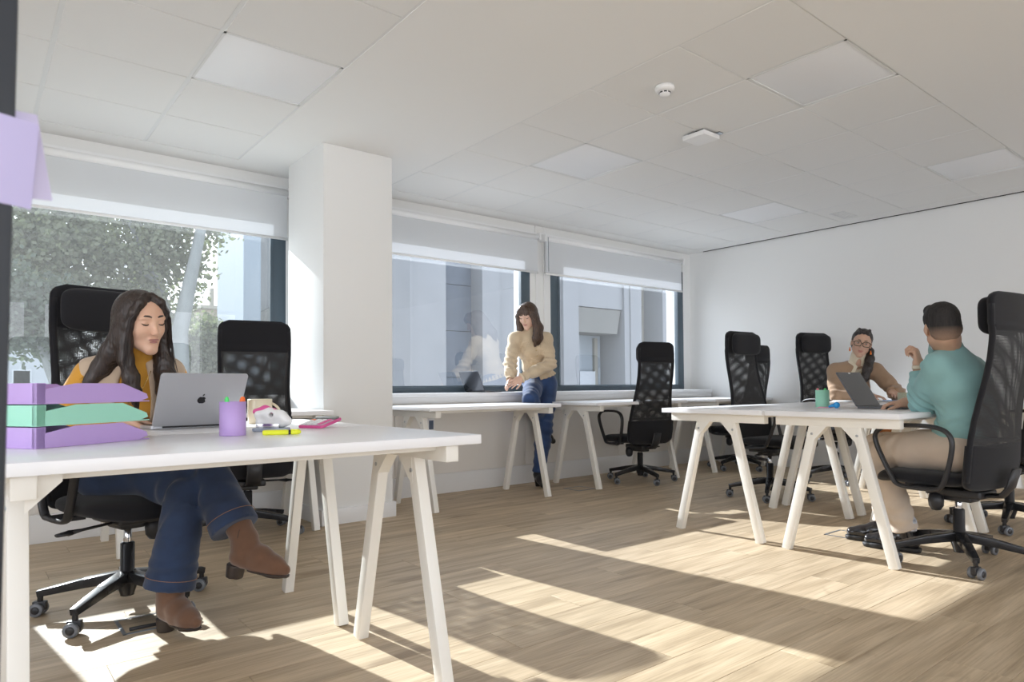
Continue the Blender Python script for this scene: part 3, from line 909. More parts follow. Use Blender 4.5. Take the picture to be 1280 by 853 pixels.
        ao = am.obj('armrest', m_black, t); U.append(ao)
        MB().bar((q * .2, -.03, .418), (q * .285, -.03, .418), .12, .014).obj('arm_bracket', m_black, ao)
    for o in U:
        o['upper'] = 1
        if not o.name.startswith('tilt'): o.location.y = .075
    return t
cproto = None
def chair(x, y, rz, label, dz=0.0, spin=0.0):
    global cproto
    if cproto is None: cproto = build_chair(); o = cproto
    else: o = copy_tree(cproto)
    o.location = (x, y, 0); o.rotation_euler = (0, 0, R(rz)); o['label'] = label; o['group'] = 'black office chairs'
    for c in o.children:
        if 'upper' in c: c.location.z = dz
        elif spin and (c.name.startswith('base_leg') or c.name.startswith('caster')):
            c.rotation_euler = (0, 0, R(spin))
    return o
chair(.53, 3.22, 194.5, 'black high-back office chair the woman in mustard sits on', .0, 14)
chair(1.37, 4.33, -9, 'empty black high-back chair turned away, between the woman in mustard and the pillar', -.05, 20)
chair(5.0, 4.27, -12, 'empty black mesh chair alone in front of the right window', -.05, 25)
chair(5.08, 2.98, 176, 'empty black mesh chair at the right-hand desks, left of the other two in the back', 0.0, 10)
chair(6.55, 4.2, 2, 'black mesh chair in the far corner, seen half hidden between two others', -.03, 0)
chair(6.33, 3.04, 164, 'black mesh chair just left of and behind the woman in brown', 0.05, 40)
chair(3.93, 1.27, -8, 'black high-back office chair the man in teal sits on', -.02, 53)
chair(5.15, 1.38, -4, 'black office chair half hidden behind the chair of the man in teal', 0.0, 30)

# ================================================================== signed-distance bodies
class SDF:
    """smooth union of rounded shapes, meshed by surface nets"""
    def __init__(s): s.p = []; s.disp = None; s.pre = None
    def cone(s, a, b, ra, rb, k=.015, op='u', cut=None):
        a = np.array(a, float); b = np.array(b, float); r = max(ra, rb)
        lo = np.minimum(a - r, b - r); hi = np.maximum(a + r, b + r)
        ba = b - a; L2 = max(1e-9, ba @ ba)
        def f(P):
            t = np.clip(((P - a) @ ba) / L2, 0, 1)
            d = np.linalg.norm(P - a - t[:, None] * ba, axis=1) - (ra + t * (rb - ra))
            if cut is not None:
                for (c, n) in cut: d = np.maximum(d, (P - np.array(c)) @ np.array(n))
            return d
        s.p.append((f, lo, hi, k, op)); return s
    def chain(s, pts, rs, k=.012, op='u', cut=None):
        for i in range(len(pts) - 1): s.cone(pts[i], pts[i + 1], rs[i], rs[i + 1], k, op, cut)
        return s
    def ell(s, c, r, F=None, k=.02, op='u', cut=None):
        c = np.array(c, float); r = np.array(r, float); m = r.max()
        Rm = np.eye(3) if F is None else F
        def f(P):
            q = (P - c) @ Rm
            k0 = np.linalg.norm(q / r, axis=1); k1 = np.linalg.norm(q / (r * r), axis=1)
            d = k0 * (k0 - 1) / np.maximum(k1, 1e-9)
            if cut is not None:
                for (cc, n) in cut: d = np.maximum(d, (P - np.array(cc)) @ np.array(n))
            return d
        s.p.append((f, c - m, c + m, k, op)); return s
    def rbox(s, c, h, r, F=None, k=.004, op='u'):
        c = np.array(c, float); h = np.array(h, float); Rm = np.eye(3) if F is None else F
        m = np.linalg.norm(h) + r
        def f(P):
            q = np.abs((P - c) @ Rm) - h
            return np.linalg.norm(np.maximum(q, 0), axis=1) + np.minimum(q.max(axis=1), 0) - r
        s.p.append((f, c - m, c + m, k, op)); return s
    def ev(s, P, pad):
        Q = P if s.pre is None else s.pre(P)
        D = np.full(len(P), .3)
        for f, lo, hi, k, op in s.p:
            g = pad + k + .012
            m = np.all((Q > lo - g) & (Q < hi + g), axis=1)
            if not m.any(): continue
            d = f(Q[m]); D0 = D[m]
            if op == 'u':
                h = np.maximum(k - np.abs(D0 - d), 0) / k
                D[m] = np.minimum(D0, d) - h * h * k * .25
            elif op == 's':
                h = np.maximum(k - np.abs(D0 + d), 0) / k
                D[m] = np.maximum(D0, -d) + h * h * k * .25
        if s.disp is not None: D = D + s.disp(P)
        return D
    def mesh(s, name, mat, vox=.006, smooth=2):
        us = [q for q in s.p if q[4] == 'u']
        lo = np.min([q[1] for q in us], axis=0) - .03; hi = np.max([q[2] for q in us], axis=0) + .03
        B = 8; bs = vox * B
        nb = np.ceil((hi - lo) / bs).astype(int)
        n = nb * B
        gi = np.stack(np.meshgrid(*[np.arange(k) for k in nb], indexing='ij'), -1).reshape(-1, 3)
        cen = lo + (gi + .5) * bs
        dc = s.ev(cen, bs * 1.2)
        F = np.full(n, .3, dtype=np.float32)
        neg = gi[dc < 0]
        for g in neg: F[g[0] * B:g[0] * B + B, g[1] * B:g[1] * B + B, g[2] * B:g[2] * B + B] = -.3
        act = gi[np.abs(dc) < bs * 1.05]
        off = np.stack(np.meshgrid(*[np.arange(B)] * 3, indexing='ij'), -1).reshape(-1, 3)
        for c0 in range(0, len(act), 600):
            A = act[c0:c0 + 600]
            I = (A[:, None, :] * B + off[None]).reshape(-1, 3)
            v = s.ev(lo + I * vox, .004)
            F[I[:, 0], I[:, 1], I[:, 2]] = v
        S = F < 0
        c = [S[a:n[0] - 1 + a, b:n[1] - 1 + b, d:n[2] - 1 + d] for a in (0, 1) for b in (0, 1) for d in (0, 1)]
        tot = sum(x.astype(np.int8) for x in c)
        M_ = (tot > 0) & (tot < 8)
        idx = np.argwhere(M_)
        num = -np.ones(M_.shape, dtype=np.int64); num[tuple(idx.T)] = np.arange(len(idx))
        acc = np.zeros((len(idx), 3)); cnt_ = np.zeros(len(idx))
        cor = [(a, b, d) for a in (0, 1) for b in (0, 1) for d in (0, 1)]
        for ia in range(8):
            for ib in range(ia + 1, 8):
                a, b = np.array(cor[ia]), np.array(cor[ib])
                if np.abs(a - b).sum() != 1: continue
                fa = F[idx[:, 0] + a[0], idx[:, 1] + a[1], idx[:, 2] + a[2]]; fb = F[idx[:, 0] + b[0], idx[:, 1] + b[1], idx[:, 2] + b[2]]
                m = (fa < 0) != (fb < 0)
                t = np.where(m, fa / np.where(m, fa - fb, 1), 0)
                acc[m] += a + t[m, None] * (b - a); cnt_[m] += 1
        V = lo + (idx + acc / np.maximum(cnt_, 1)[:, None]) * vox
        quads = []
        for ax in range(3):
            o1, o2 = [k for k in range(3) if k != ax]
            sl0 = [slice(1, n[k] - 1) for k in range(3)]; sl1 = list(sl0)
            sl0[ax] = slice(0, n[ax] - 1); sl1[ax] = slice(1, n[ax])
            a = S[tuple(sl0)]; b = S[tuple(sl1)]
            e = np.argwhere(a != b)
            if not len(e): continue
            base = e.copy(); base[:, o1] += 1; base[:, o2] += 1
            flip = a[tuple(e.T)]
            def nn(d1, d2):
                q = base.copy(); q[:, o1] -= d1; q[:, o2] -= d2
                return num[np.minimum(q[:, 0], num.shape[0] - 1), np.minimum(q[:, 1], num.shape[1] - 1), np.minimum(q[:, 2], num.shape[2] - 1)]
            q = np.stack([nn(1, 1), nn(0, 1), nn(0, 0), nn(1, 0)], 1)
            if ax == 1: flip = ~flip
            q[~flip] = q[~flip][:, ::-1]
            quads.append(q[(q >= 0).all(axis=1)])
        Q = np.concatenate(quads)
        # light smoothing
        for _ in range(smooth):
            A = np.zeros_like(V); N = np.zeros(len(V))
            for i in range(4):
                for j in (1, 3):
                    np.add.at(A, Q[:, i], V[Q[:, (i + j) % 4]]); np.add.at(N, Q[:, i], 1)
            V = V * .5 + .5 * A / np.maximum(N, 1)[:, None]
        me = bpy.data.meshes.new(name)
        me.vertices.add(len(V)); me.vertices.foreach_set('co', V.astype(np.float32).ravel())
        me.loops.add(len(Q) * 4); me.loops.foreach_set('vertex_index', Q.astype(np.int32).ravel())
        me.polygons.add(len(Q)); me.polygons.foreach_set('loop_start', np.arange(len(Q), dtype=np.int32) * 4)
        me.update(calc_edges=True)
        me.polygons.foreach_set('use_smooth', np.ones(len(Q), bool))
        if mat: me.materials.append(mat)
        return me
    def obj(s, name, mat, parent, vox=.006, smooth=2):
        me = s.mesh(name, mat, vox, smooth)
        o = bpy.data.objects.new(name, me); COL.objects.link(o)
        # geometry is in world coordinates: shift it to the parent's origin
        L = np.array(parent.location)
        co = np.empty(len(me.vertices) * 3, np.float32); me.vertices.foreach_get('co', co)
        co = (co.reshape(-1, 3) - L).astype(np.float32); me.vertices.foreach_set('co', co.ravel()); me.update()
        o.parent = parent
        return o
def A3(*v): return np.array(v, float)
def unit(v): v = np.array(v, float); return v / np.linalg.norm(v)
def frame(fwd, up=(0, 0, 1)):
    f = unit(fwd); r = unit(np.cross(f, up)); u = np.cross(r, f)
    return np.stack([r, f, u], 1)                       # columns: right, forward, up
class Fr:
    def __init__(s, o, F, sc=1.0): s.o = A3(*o); s.F = F; s.s = sc
    def __call__(s, x, y, z): return s.o + s.F @ (A3(x, y, z) * s.s)
def wob(sc, amp, seed=0, dirs=5, stretch=(1, 1, 1)):
    rng = np.random.RandomState(seed); K = rng.normal(size=(dirs, 3)); K /= np.linalg.norm(K, axis=1)[:, None]
    K = K * np.array(stretch) * sc * (0.6 + .9 * rng.rand(dirs, 1)); ph = rng.rand(dirs) * 6.28
    def f(P):
        w = .35 * np.sin(P @ K[0] * .7 + ph[1])
        return amp * sum(np.sin(P @ K[i] + ph[i] + 2.2 * w) for i in range(dirs)) / dirs
    return f

def add_head(S, H, sc=1.0, female=True):
    q = H; s = sc
    def E(c, r, k=.02, op='u'): S.ell(q(*c), A3(*r) * q.s, q.F, k * q.s, op)
    def C(a, b, ra, rb, k=.01, op='u'): S.cone(q(*a), q(*b), ra * q.s, rb * q.s, k * q.s, op)
    E((0, -.014, .034), (.073, .092, .084))
    E((0, .030, .022), (.0605, .060, .068), .03)
    E((0, .026, -.034), (.051, .056, .068), .03)
    jw = .039 if female else .048
    C((jw, .006, -.052), (.009, .062, -.098), .023, .0145, .03); C((-jw, .006, -.052), (-.009, .062, -.098), .023, .0145, .03)
    E((0, .070, -.097), (.016, .012, .013), .018)
    for sx in (-1, 1):
        E((sx * .036, .048, -.022), (.024, .027, .028), .02)
        E((sx * .030, .077, .026), (.022, .009, .007), .014)
        E((sx * .0315, .094, .008), (.0155, .013, .0095), .012, 's')
        E((sx * .0315, .0735, .008), (.0145, .0130, .0125), .002)          # lids and eyeball
        E((sx * .0115, .097, -.0335), (.0070, .0085, .0058), .005)
        E((sx * .076, -.010, -.005), (.008, .017, .030), .006)
        E((sx * .073, .006, -.005), (.010, .012, .016), .008)
    C((0, .082, .022), (0, .1015, -.026), .0065, .0085, .012)
    E((0, .1015, -.030), (.0085, .0085, .0072), .006)
    E((0, .081, -.056), (.021, .008, .0055), .008)
    E((0, .079, -.0665), (.018, .008, .0060), .008)
    E((0, .0895, -.0610), (.022, .004, .0010), .003, 's')
def face_parts(par, H, hairm, skin_lip, gaze='down', brow=.0032, iris=(0.06, 0.035, 0.02)):
    L = A3(*par.location)
    def P(x, y, z): return tuple(H(x, y, z) - L)
    for sx in (-1, 1):
        b = MB(); pts = [(sx * .012, .0895, .030), (sx * .022, .0900, .0345), (sx * .034, .0860, .0355), (sx * .046, .0735, .029)]
        b.tube([P(*p) for p in pts], [(brow * .9, brow), (brow * 1.1, brow * 1.2), (brow, brow), (brow * .4, brow * .4)], 8)
        b.obj('eyebrow', hairm, par)
        if gaze == 'open':
            e = MB(); c = H(sx * .0315, .0775, .008); F = H.F
            e.grid(14, 9, lambda u, v: tuple(c + F @ (A3(math.cos(u * 2 * PI) * math.sin(v * 1.2) * .0105, math.cos(v * 1.2) * .0112, math.sin(u * 2 * PI) * math.sin(v * 1.2) * .0058)) * H.s - L), True, True)
            eo = e.obj('eye', m_eye, par)
            ir = MB(); ci = H(sx * .0315, .0888, .0075)
            ir.grid(14, 4, lambda u, v: tuple(ci + F @ (A3(math.cos(u * 2 * PI) * v * .0050, .0009 * (1 - v), math.sin(u * 2 * PI) * v * .0050)) * H.s - L), True, True)
            ir.obj('iris', m_iris, eo)
            b = MB(); pts = [(sx * .020, .0865, .0085), (sx * .0255, .0892, .0135), (sx * .033, .0890, .0148), (sx * .0405, .0840, .0120), (sx * .044, .080, .0085)]
            b.tube([P(*p) for p in pts], .0011, 6); b.obj('eyelashes', m_lash, par)
        else:
            b = MB(); pts = [(sx * .0195, .0835, .0040), (sx * .025, .0866, .0008), (sx * .0325, .0874, .0), (sx * .040, .0842, .0020), (sx * .0450, .0790, .0060)]
            b.tube([P(*p) for p in pts], [.0010, .0020, .0025, .0022, .0009], 6); b.obj('eyelashes', m_lash, par)
    l = SDF()
    for (c, r) in (((-.008, .0850, -.0568), (.0130, .0058, .0036)), ((.008, .0850, -.0568), (.0130, .0058, .0036)), ((0, .0838, -.0660), (.0160, .0062, .0046))):
        l.ell(H(*c), A3(*r) * H.s, H.F, .003)
    l.ell(H(0, .0915, -.0612), A3(.020, .004, .0009) * H.s, H.F, .002, 's')
    l.obj('lips', skin_lip, par, .0014, 1)

def hand(S, w, d, n, side, curl=(.25, .3, .25), spread=.06, th=(.6, .25), sc=1.0, extra=None):
    """palm and five fingers: w wrist, d along the hand, n out of the BACK of the hand, side +1 thumb on d x n"""
    d = unit(d); n = unit(n - d * (A3(*n) @ d)); x = np.cross(d, n) * side
    w = A3(*w)
    S.ell(w + d * .048 * sc, A3(.040, .050, .0145) * sc, np.stack([x, d, n], 1), .012)
    S.ell(w + d * .035 * sc + x * .020 * sc - n * .006, A3(.018, .032, .016) * sc, np.stack([x, d, n], 1), .012)
    S.cone(w - d * .03, w + d * .02, .025 * sc, .026 * sc, .015)
    for i, (off, ln, r) in enumerate(((.027, .072, .0088), (.009, .080, .0090), (-.009, .074, .0086), (-.0265, .058, .0076))):
        p = w + d * (.086 - .006 * abs(i - 1)) * sc + x * off * sc
        c = curl[i] if isinstance(curl[0], (tuple, list)) else curl
        ang = 0; dd = unit(d + x * spread * (1.2 - i))
        for j, (fr, cc) in enumerate(zip((.45, .30, .25), c)):
            ang += cc
            v = dd * math.cos(ang) - n * math.sin(ang)
            p2 = p + v * ln * fr * sc
            S.cone(p, p2, r * (1 - .10 * j) * sc, r * (.93 - .12 * j) * sc, .003 if j else .006)
            p = p2
    p = w + d * .022 * sc + x * .026 * sc - n * .006
    v = unit(d * math.cos(th[0]) + x * math.sin(th[0]) - n * th[1]); p2 = p + v * .040 * sc
    S.cone(p, p2, .0135 * sc, .0105 * sc, .012)
    v = unit(v + d * .35 - n * th[1] * .8 - x * .2); p3 = p2 + v * .028 * sc
    S.cone(p2, p3, .0105 * sc, .0092 * sc, .004)
    S.cone(p3, p3 + unit(v + d * .3) * .020 * sc, .0092 * sc, .0072 * sc, .004)

def torso(S, J, inf=0.0, female=True, k=.04, sh=True, low=True):
    T = J['T']; s = J.get('s', 1.0)
    pel, chest, neck = A3(*J['pelvis']), A3(*J['chest']), A3(*J['neck'])
    P = J['TP']
    if low: S.ell(pel, A3(.165 if female else .160, .112, .105) * s + inf, P, k)
    mid = pel * .52 + chest * .48 + J.get('bow', A3(0, 0, 0))
    S.ell(mid, A3(.122 if female else .142, .092 if female else .108, .125) * s + inf, T, k)
    S.ell(chest, A3(.142 if female else .165, .100 if female else .118, .135) * s + inf, T, k)
    up = T[:, 2]; fw = T[:, 1]; rt = T[:, 0]
    if female:
        for q in (-1, 1): S.ell(chest + rt * q * .068 + fw * .070 - up * .005, A3(.058, .048, .055) * s + inf * .8, T, .04)
    for q in ('L', 'R'):
        shp = A3(*J['sh' + q])
        S.cone(neck - up * .035, shp - unit(shp - neck) * .01, .050 * s + inf, (.050 if female else .060) * s + inf, .05)
def arm(S, J, q, inf=0.0, inf2=None, k=.02, cut=None, bulge=1.0):
    s = J.get('s', 1.0); i2 = inf if inf2 is None else inf2
    a, b, c = A3(*J['sh' + q]), A3(*J['el' + q]), A3(*J['wr' + q])
    w = J.get('aw', 1.0)
    S.chain([a, a * .5 + b * .5, b], [(.052 * w) * s + inf, (.045 * w) * s + inf, (.039 * w) * s + i2], k)
    S.chain([b, b * .65 + c * .35, c], [(.040 * w) * s + i2, (.040 * w) * s + i2, .025 * s + i2], k, cut=cut)
def leg(S, J, q, inf=0.0, ki=None, ai=None, k=.03, cut=None):
    s = J.get('s', 1.0); ki = inf if ki is None else ki; ai = inf if ai is None else ai
    a, b, c = A3(*J['hip' + q]), A3(*J['kn' + q]), A3(*J['an' + q])
    w = J.get('lw', 1.0)
    S.chain([a, a * .5 + b * .5, b], [.088 * w * s + inf, .076 * w * s + inf * .8, .056 * w * s + ki], k)
    S.chain([b, b * .68 + c * .32, c], [.056 * w * s + ki, .055 * w * s + (ki + ai) / 2, .034 * s + ai], k, cut=cut)
def foot(S, an, toe, r=.034, k=.015, heel=.05):
    an, toe = A3(*an), A3(*toe); toe = an + (toe - an) * .38 - A3(0, 0, .03); r = .017; heel = .012
    d = toe - an; d[2] = 0; d = unit(d)
    hb = A3(an[0], an[1], 0) - d * heel + A3(0, 0, toe[2] + .012)
    S.chain([an, hb], [r, r * .85], k); S.chain([an, an * .5 + toe * .5, toe], [r, r * .95, r * .62], k)
    S.cone(hb, toe, r * .7, r * .6, k)

m_eye = M('eye_white', (.75, .72, .70), .25)
m_shadow = M('eyelid_tone', (.34, .19, .15), .6)
m_iris = M('iris_brown', (.05, .03, .02), .15)
m_lash = M('lash', (.02, .015, .012), .8)
def hair_mat(name, c, c2):
    m, t, b, o = nmat(name)
    n = tex(t, 'ShaderNodeTexNoise', 60, stretch=(3, 3, .22), Detail=4.0)
    r = t.nodes.new('ShaderNodeValToRGB')
    r.color_ramp.elements[0].position = .35; r.color_ramp.elements[0].color = c + (1,)
    r.color_ramp.elements[1].position = .7; r.color_ramp.elements[1].color = c2 + (1,)
    t.links.new(n.outputs['Fac'], r.inputs[0]); t.links.new(r.outputs[0], b.inputs['Base Color'])
    b.inputs['Roughness'].default_value = .42
    bump(t, b, n, 'Fac', .6, .003)
    return m
def skin(name, c):
    return M(name, c, .48, var=.06, vscale=25, bmp=.08, bscale=250, sss=.12)
def denim(name, c):
    return M(name, c, .85, var=.28, vscale=9, bmp=.35, bscale=500, bdist=.001, sheen=.2)
def cloth(name, c, v=.05, b=.35, sc=400, rough=.88):
    return M(name, c, rough, var=v, vscale=10, bmp=b, bscale=sc, bdist=.001, sheen=.15)
def folds(*fs):
    return lambda P: sum(f(P) for f in fs)
def limb_folds(a, b, amp, n, seed=0):
    """ring-like creases round a joint, strongest at b"""
    a, b = A3(*a), A3(*b); ax = unit(b - a); rng = np.random.RandomState(seed); ph = rng.rand() * 6; L = np.linalg.norm(b - a)
    side = unit(np.cross(ax, rng.normal(size=3)))
    def f(P):
        t = (P - a) @ ax; r = np.linalg.norm(P - a - t[:, None] * ax, axis=1)
        w = np.exp(-((t - L) / (L * .35)) ** 2) * (r < .16)
        return amp * w * np.sin(n * 6.28 * (t / L) + 3.0 * ((P - a) @ side) / .08 + ph)
    return f

def person(S, loc, mat, vox, label, smooth=1):
    me = S.mesh('person', mat, vox, smooth)
    co = np.empty(len(me.vertices) * 3, np.float32); me.vertices.foreach_get('co', co)
    me.vertices.foreach_set('co', (co.reshape(-1, 3) - A3(*loc)).astype(np.float32).ravel()); me.update()
    o = bpy.data.objects.new('person', me); COL.objects.link(o); o.location = loc
    return setp(o, label, 'person', 'people in the office')
def straps(par, S_, name, mat, vox, smooth=1): return S_.obj(name, mat, par, vox, smooth)
def jframe(J):
    up = unit(A3(*J['neck']) - A3(*J['pelvis'])); rt = A3(*J['shR']) - A3(*J['shL']); rt = unit(rt - up * (rt @ up))
    J['T'] = np.stack([rt, np.cross(up, rt), up], 1)
    rp = A3(*J['hipR']) - A3(*J['hipL']); rp = unit(rp); u2 = unit(A3(0, 0, 1) - rp * rp[2])
    J['TP'] = np.stack([rp, np.cross(u2, rp), u2], 1)
    return J
def full_body(J, H, female, inf=0.0):
    S = SDF(); torso(S, J, inf, female)
    for q in 'LR': arm(S, J, q, inf); leg(S, J, q, inf)
    for q in 'LR': foot(S, J['an' + q], J['toe' + q], .030)
    nk = A3(*J['neck'])
    S.cone(nk, H(0, -.025, -.045), .050 if female else .060, .048 if female else .058, .02)
    add_head(S, H, female=female)
    return S
def locks(S, H, pts, rs, k=.012): S.chain([H(*p) for p in pts], rs, k)
def strands(H, amp=.0022, n=46, seed=0, vert=9.0):
    w = wob(28, 1.0, seed)
    def f(P):
        L = (P - H.o) @ H.F
        az = np.arctan2(L[:, 0], L[:, 1] - .01)
        return amp * np.sin(az * n + 1.6 * w(P) + L[:, 2] * vert) + amp * .6 * np.sin(az * n * 2.3 + 2 * w(P))
    return f
def tuft(par, H, roots, mat, r=.0016, n=5, name='hair_strand'):
    b = MB(); L = A3(*par.location)
    for pts in roots:
        m = len(pts)
        b.tube([tuple(H(*p) - L) for p in pts], [r * (1 - .75 * (i / (m - 1)) ** 2) for i in range(m)], n)
    return b.obj(name, mat, par)

# ------------------------------------------------------------------ woman in mustard (seated, left)
def woman_mustard():
    J = dict(pelvis=(.50, 3.18, .585), chest=(.50, 2.99, .885), neck=(.505, 2.925, 1.035),
             shL=(.628, 2.942, .966), shR=(.362, 2.980, .963), elL=(.77, 2.99, .755), elR=(.235, 2.93, .755), wrL=(.735, 2.865, .800), wrR=(.445, 2.85, .800),
             hipL=(.585, 3.16, .565), hipR=(.42, 3.17, .570), knL=(.655, 2.79, .505), knR=(.73, 2.79, .600),
             anL=(.605, 2.79, .115), anR=(.815, 2.60, .345), toeL=(.64, 2.655, .045), toeR=(.925, 2.455, .285), s=.93, bow=A3(0, .03, 0))
    J['shL'], J['shR'] = J['shL'], J['shR']
    # body faces -Y: its right side is at smaller x
    J = jframe(J)
    H = Fr((.507, 2.845, 1.158), frame((.35, -.91, -.15), (-.10, .0, 1)), .96)
    S = full_body(J, H, True)
    hand(S, J['wrR'], (.95, -.10, -.18), (.1, .1, 1), 1, curl=(.3, .45, .3), sc=.92)
    hand(S, J['wrL'], (-.9, -.35, -.20), (.1, -.1, 1), -1, curl=(.3, .45, .3), sc=.92)
    sk = skin('skin_light', (.70, .43, .30))
    o = person(S, (.50, 3.05, 0), sk, .0045, 'woman in mustard top and beige vest working at a silver laptop, legs crossed')
    hm = hair_mat('dark_brown_hair', (.016, .010, .008), (.045, .027, .020))
    face_parts(o, H, hm, M('rose_lips', (.42, .19, .17), .45), 'down')
    # hair (local +x is the side toward the camera's left)
    S = SDF()
    S.ell(H(0, -.020, .042), A3(.083, .099, .088) * H.s, H.F, .02)
    S.ell(H(0, -.055, -.04), A3(.078, .056, .11) * H.s, H.F, .04)
    S.ell(H(0, .108, -.026), A3(.057, .078, .098) * H.s, H.F, .014, 's')
    for sx in (-1, 1):
        locks(S, H, [(sx * .012, .050, .112), (sx * .040, .066, .086), (sx * .062, .056, .045), (sx * .070, .040, -.01), (sx * .073, .030, -.07)], [.012, .013, .014, .015, .016], .014)
        locks(S, H, [(sx * .070, .020, .0), (sx * .076, .012, -.08), (sx * .078, .022, -.14)], [.018, .020, .022], .02)
    locks(S, H, [(.076, .030, -.06), (.078, .034, -.13), (.074, .060, -.20), (.072, .080, -.26), (.068, .090, -.325)], [.018, .022, .026, .022, .006], .02)
    locks(S, H, [(.078, -.02, -.04), (.090, -.05, -.12), (.112, -.075, -.18), (.145, -.085, -.225), (.17, -.09, -.25)], [.028, .032, .030, .018, .006], .03)
    S.ell(H(.074, -.006, -.005), (.018, .03, .04), H.F, .02)
    locks(S, H, [(-.075, .026, -.08), (-.078, .040, -.15), (-.072, .070, -.22), (-.085, .085, -.29), (-.105, .085, -.365)], [.016, .024, .030, .030, .008], .02)
    locks(S, H, [(-.070, .010, -.10), (-.070, .030, -.19), (-.062, .060, -.27), (-.066, .070, -.34)], [.024, .030, .028, .008], .02)
    locks(S, H, [(0, -.080, -.05), (.01, -.09, -.14), (.02, -.09, -.22), (.02, -.09, -.28)], [.056, .060, .055, .03], .04)
    S.cone(H(.002, .10, .128), H(.002, -.02, .137), .0045, .002, .004, 's')
    S.disp = strands(H, .0009, 60, 1)
    straps(o, S, 'hair', hm, .0036, 1)
    rng = random.Random(3); rt = []
    for k in range(110):
        sx = -1 if k % 2 else 1; a = rng.uniform(-.02, .035); w_ = rng.uniform(-.004, .006); z1 = -rng.uniform(.24, .33) - (.035 if sx < 0 else 0)
        rt.append([(sx * .050, .066 - a, .074), (sx * (.076 + w_), .050 - a, .02), (sx * (.086 + w_), .042 - a, -.06), (sx * (.092 + w_ * 2), .050 - a * .8, -.14), (sx * (.088 + rng.uniform(-.02, .02)), .078 + rng.uniform(-.03, .015), -.22), (sx * (.084 + rng.uniform(-.03, .03)), .092 + rng.uniform(-.03, .015), z1)])
    for k in range(40):
        t_ = rng.random(); rt.append([(.07, -.02, .03), (.088, -.03 - .02 * t_, -.06), (.10 + .015 * t_, -.05, -.14), (.13 + .02 * t_, -.07 - .02 * t_, -.20), (.15 + .03 * t_, -.08 - .02 * t_, -.22 - .04 * rng.random())])
    tuft(o, H, rt, hm, .0012)
    # sweater
    mu = cloth('mustard_knit', (.60, .29, .035), .04, .3, 500)
    S = SDF(); torso(S, J, .008, True, low=False)
    for q in 'LR':
        w = A3(*J['wr' + q]); d = unit(w - A3(*J['el' + q])); arm(S, J, q, .010, cut=[(w - d * .012, d)])
    nk = A3(*J['neck']); S.cone(nk - A3(0, 0, .01), H(0, -.020, -.088), .058, .054, .02)
    S.disp = folds(wob(30, .0012, 3), limb_folds(J['shL'], J['elL'], .004, 5, 1), limb_folds(J['shR'], J['elR'], .004, 5, 2))
    straps(o, S, 'sweater', mu, .006, 1)
    # vest, open at the front
    ve = cloth('beige_vest', (.50, .38, .275), .04, .3, 500)
    S = SDF(); torso(S, J, .020, True, k=.045, low=False)
    T = J['T']; ch = A3(*J['chest'])
    for q in (-1, 1): S.ell(ch + T[:, 0] * q * .238 + T[:, 2] * .02, A3(.072, .16, .15), T, .01, 's')
    S.ell(ch + T[:, 1] * .12 - T[:, 2] * .04, A3(.062, .14, .30), T, .008, 's')
    S.ell(nk + T[:, 2] * .065, A3(.078, .09, .075), T, .012, 's')
    S.disp = folds(wob(26, .0014, 5))
    straps(o, S, 'vest', ve, .006, 1)
    # jeans
    dn = denim('indigo_denim', (.016, .034, .085))
    S = SDF(); S.ell(A3(*J['pelvis']) + A3(0, 0, -.01), A3(.168, .135, .105), J['TP'], .03)
    for q, hx in (('L', A3(.60, 2.80, .165)), ('R', A3(.790, 2.640, .385))):
        a, b, c = A3(*J['hip' + q]), A3(*J['kn' + q]), A3(*J['an' + q]); d = unit(hx - b)
        S.chain([a, a * .5 + b * .5, b], [.096, .082, .066], .03)
        S.cone(b, hx + d * .05, .066, .094, .03, cut=[(hx, d)])
    S.ell(A3(.50, 3.10, .69), A3(.17, .12, .05), J['TP'], .02, 's') if False else None
    S.disp = folds(wob(20, .002, 9), limb_folds(J['hipL'], J['knL'], .005, 5, 3), limb_folds(J['hipR'], J['knR'], .005, 5, 4), limb_folds(J['anL'], A3(.62, 2.79, .25), .003, 3, 5))
    jo = straps(o, S, 'jeans', dn, .0065, 1)
    L = A3(*o.location)
    for hx, b in ((A3(.60, 2.80, .165), A3(*J['knL'])), (A3(.790, 2.640, .385), A3(*J['knR']))):
        d = unit(hx - b); e1 = unit(np.cross(d, (1, 0, 0))); e2 = np.cross(d, e1); c0 = hx - d * .042; rr = .0905
        MB().tube([tuple(c0 + rr * (e1 * math.cos(t) + e2 * math.sin(t)) - L) for t in np.linspace(0, 2 * PI, 36, endpoint=False)], .0009, 5, closed=True).obj('hem_stitch', M('tan_stitch', (.40, .20, .08), .7), jo)
    # socks and boots
    S = SDF(); S.cone((.815, 2.60, .335), (.795, 2.645, .42), .040, .041, .01, cut=[((.795, 2.645, .415), unit((-.25, .5, 1)))])
    straps(o, S, 'sock', M('black_sock', (.012, .012, .014), .95), .004, 1)
    bt = M('brown_suede', (.135, .065, .035), .85, var=.15, vscale=18, bmp=.3, bscale=200, sheen=.4)
    so = M('dark_heel', (.03, .02, .016), .5)
    def boot(an, toe, F_up, shin):
        an, toe = A3(*an), A3(*toe); d = unit(toe - an); u = unit(A3(*F_up) - d * (A3(*F_up) @ d)); d2 = unit(np.cross(u, np.cross(d, u)))
        F = Fr(an, frame(d2, u), 1.0)
        S = SDF()
        sh_ = unit(shin)
        S.chain([an + sh_ * .078, an + sh_ * .02 - F.F[:, 1] * .004, F(0, -.020, -.045)], [.049, .044, .038], .02, cut=[(an + sh_ * .085, sh_)])
        S.chain([F(0, -.01, -.02), F(0, .055, -.035), F(0, .115, -.056), F(0, .158, -.065)], [.042, .040, .034, .021], .02, cut=[(F(0, 0, -.086), -F.F[:, 2])])
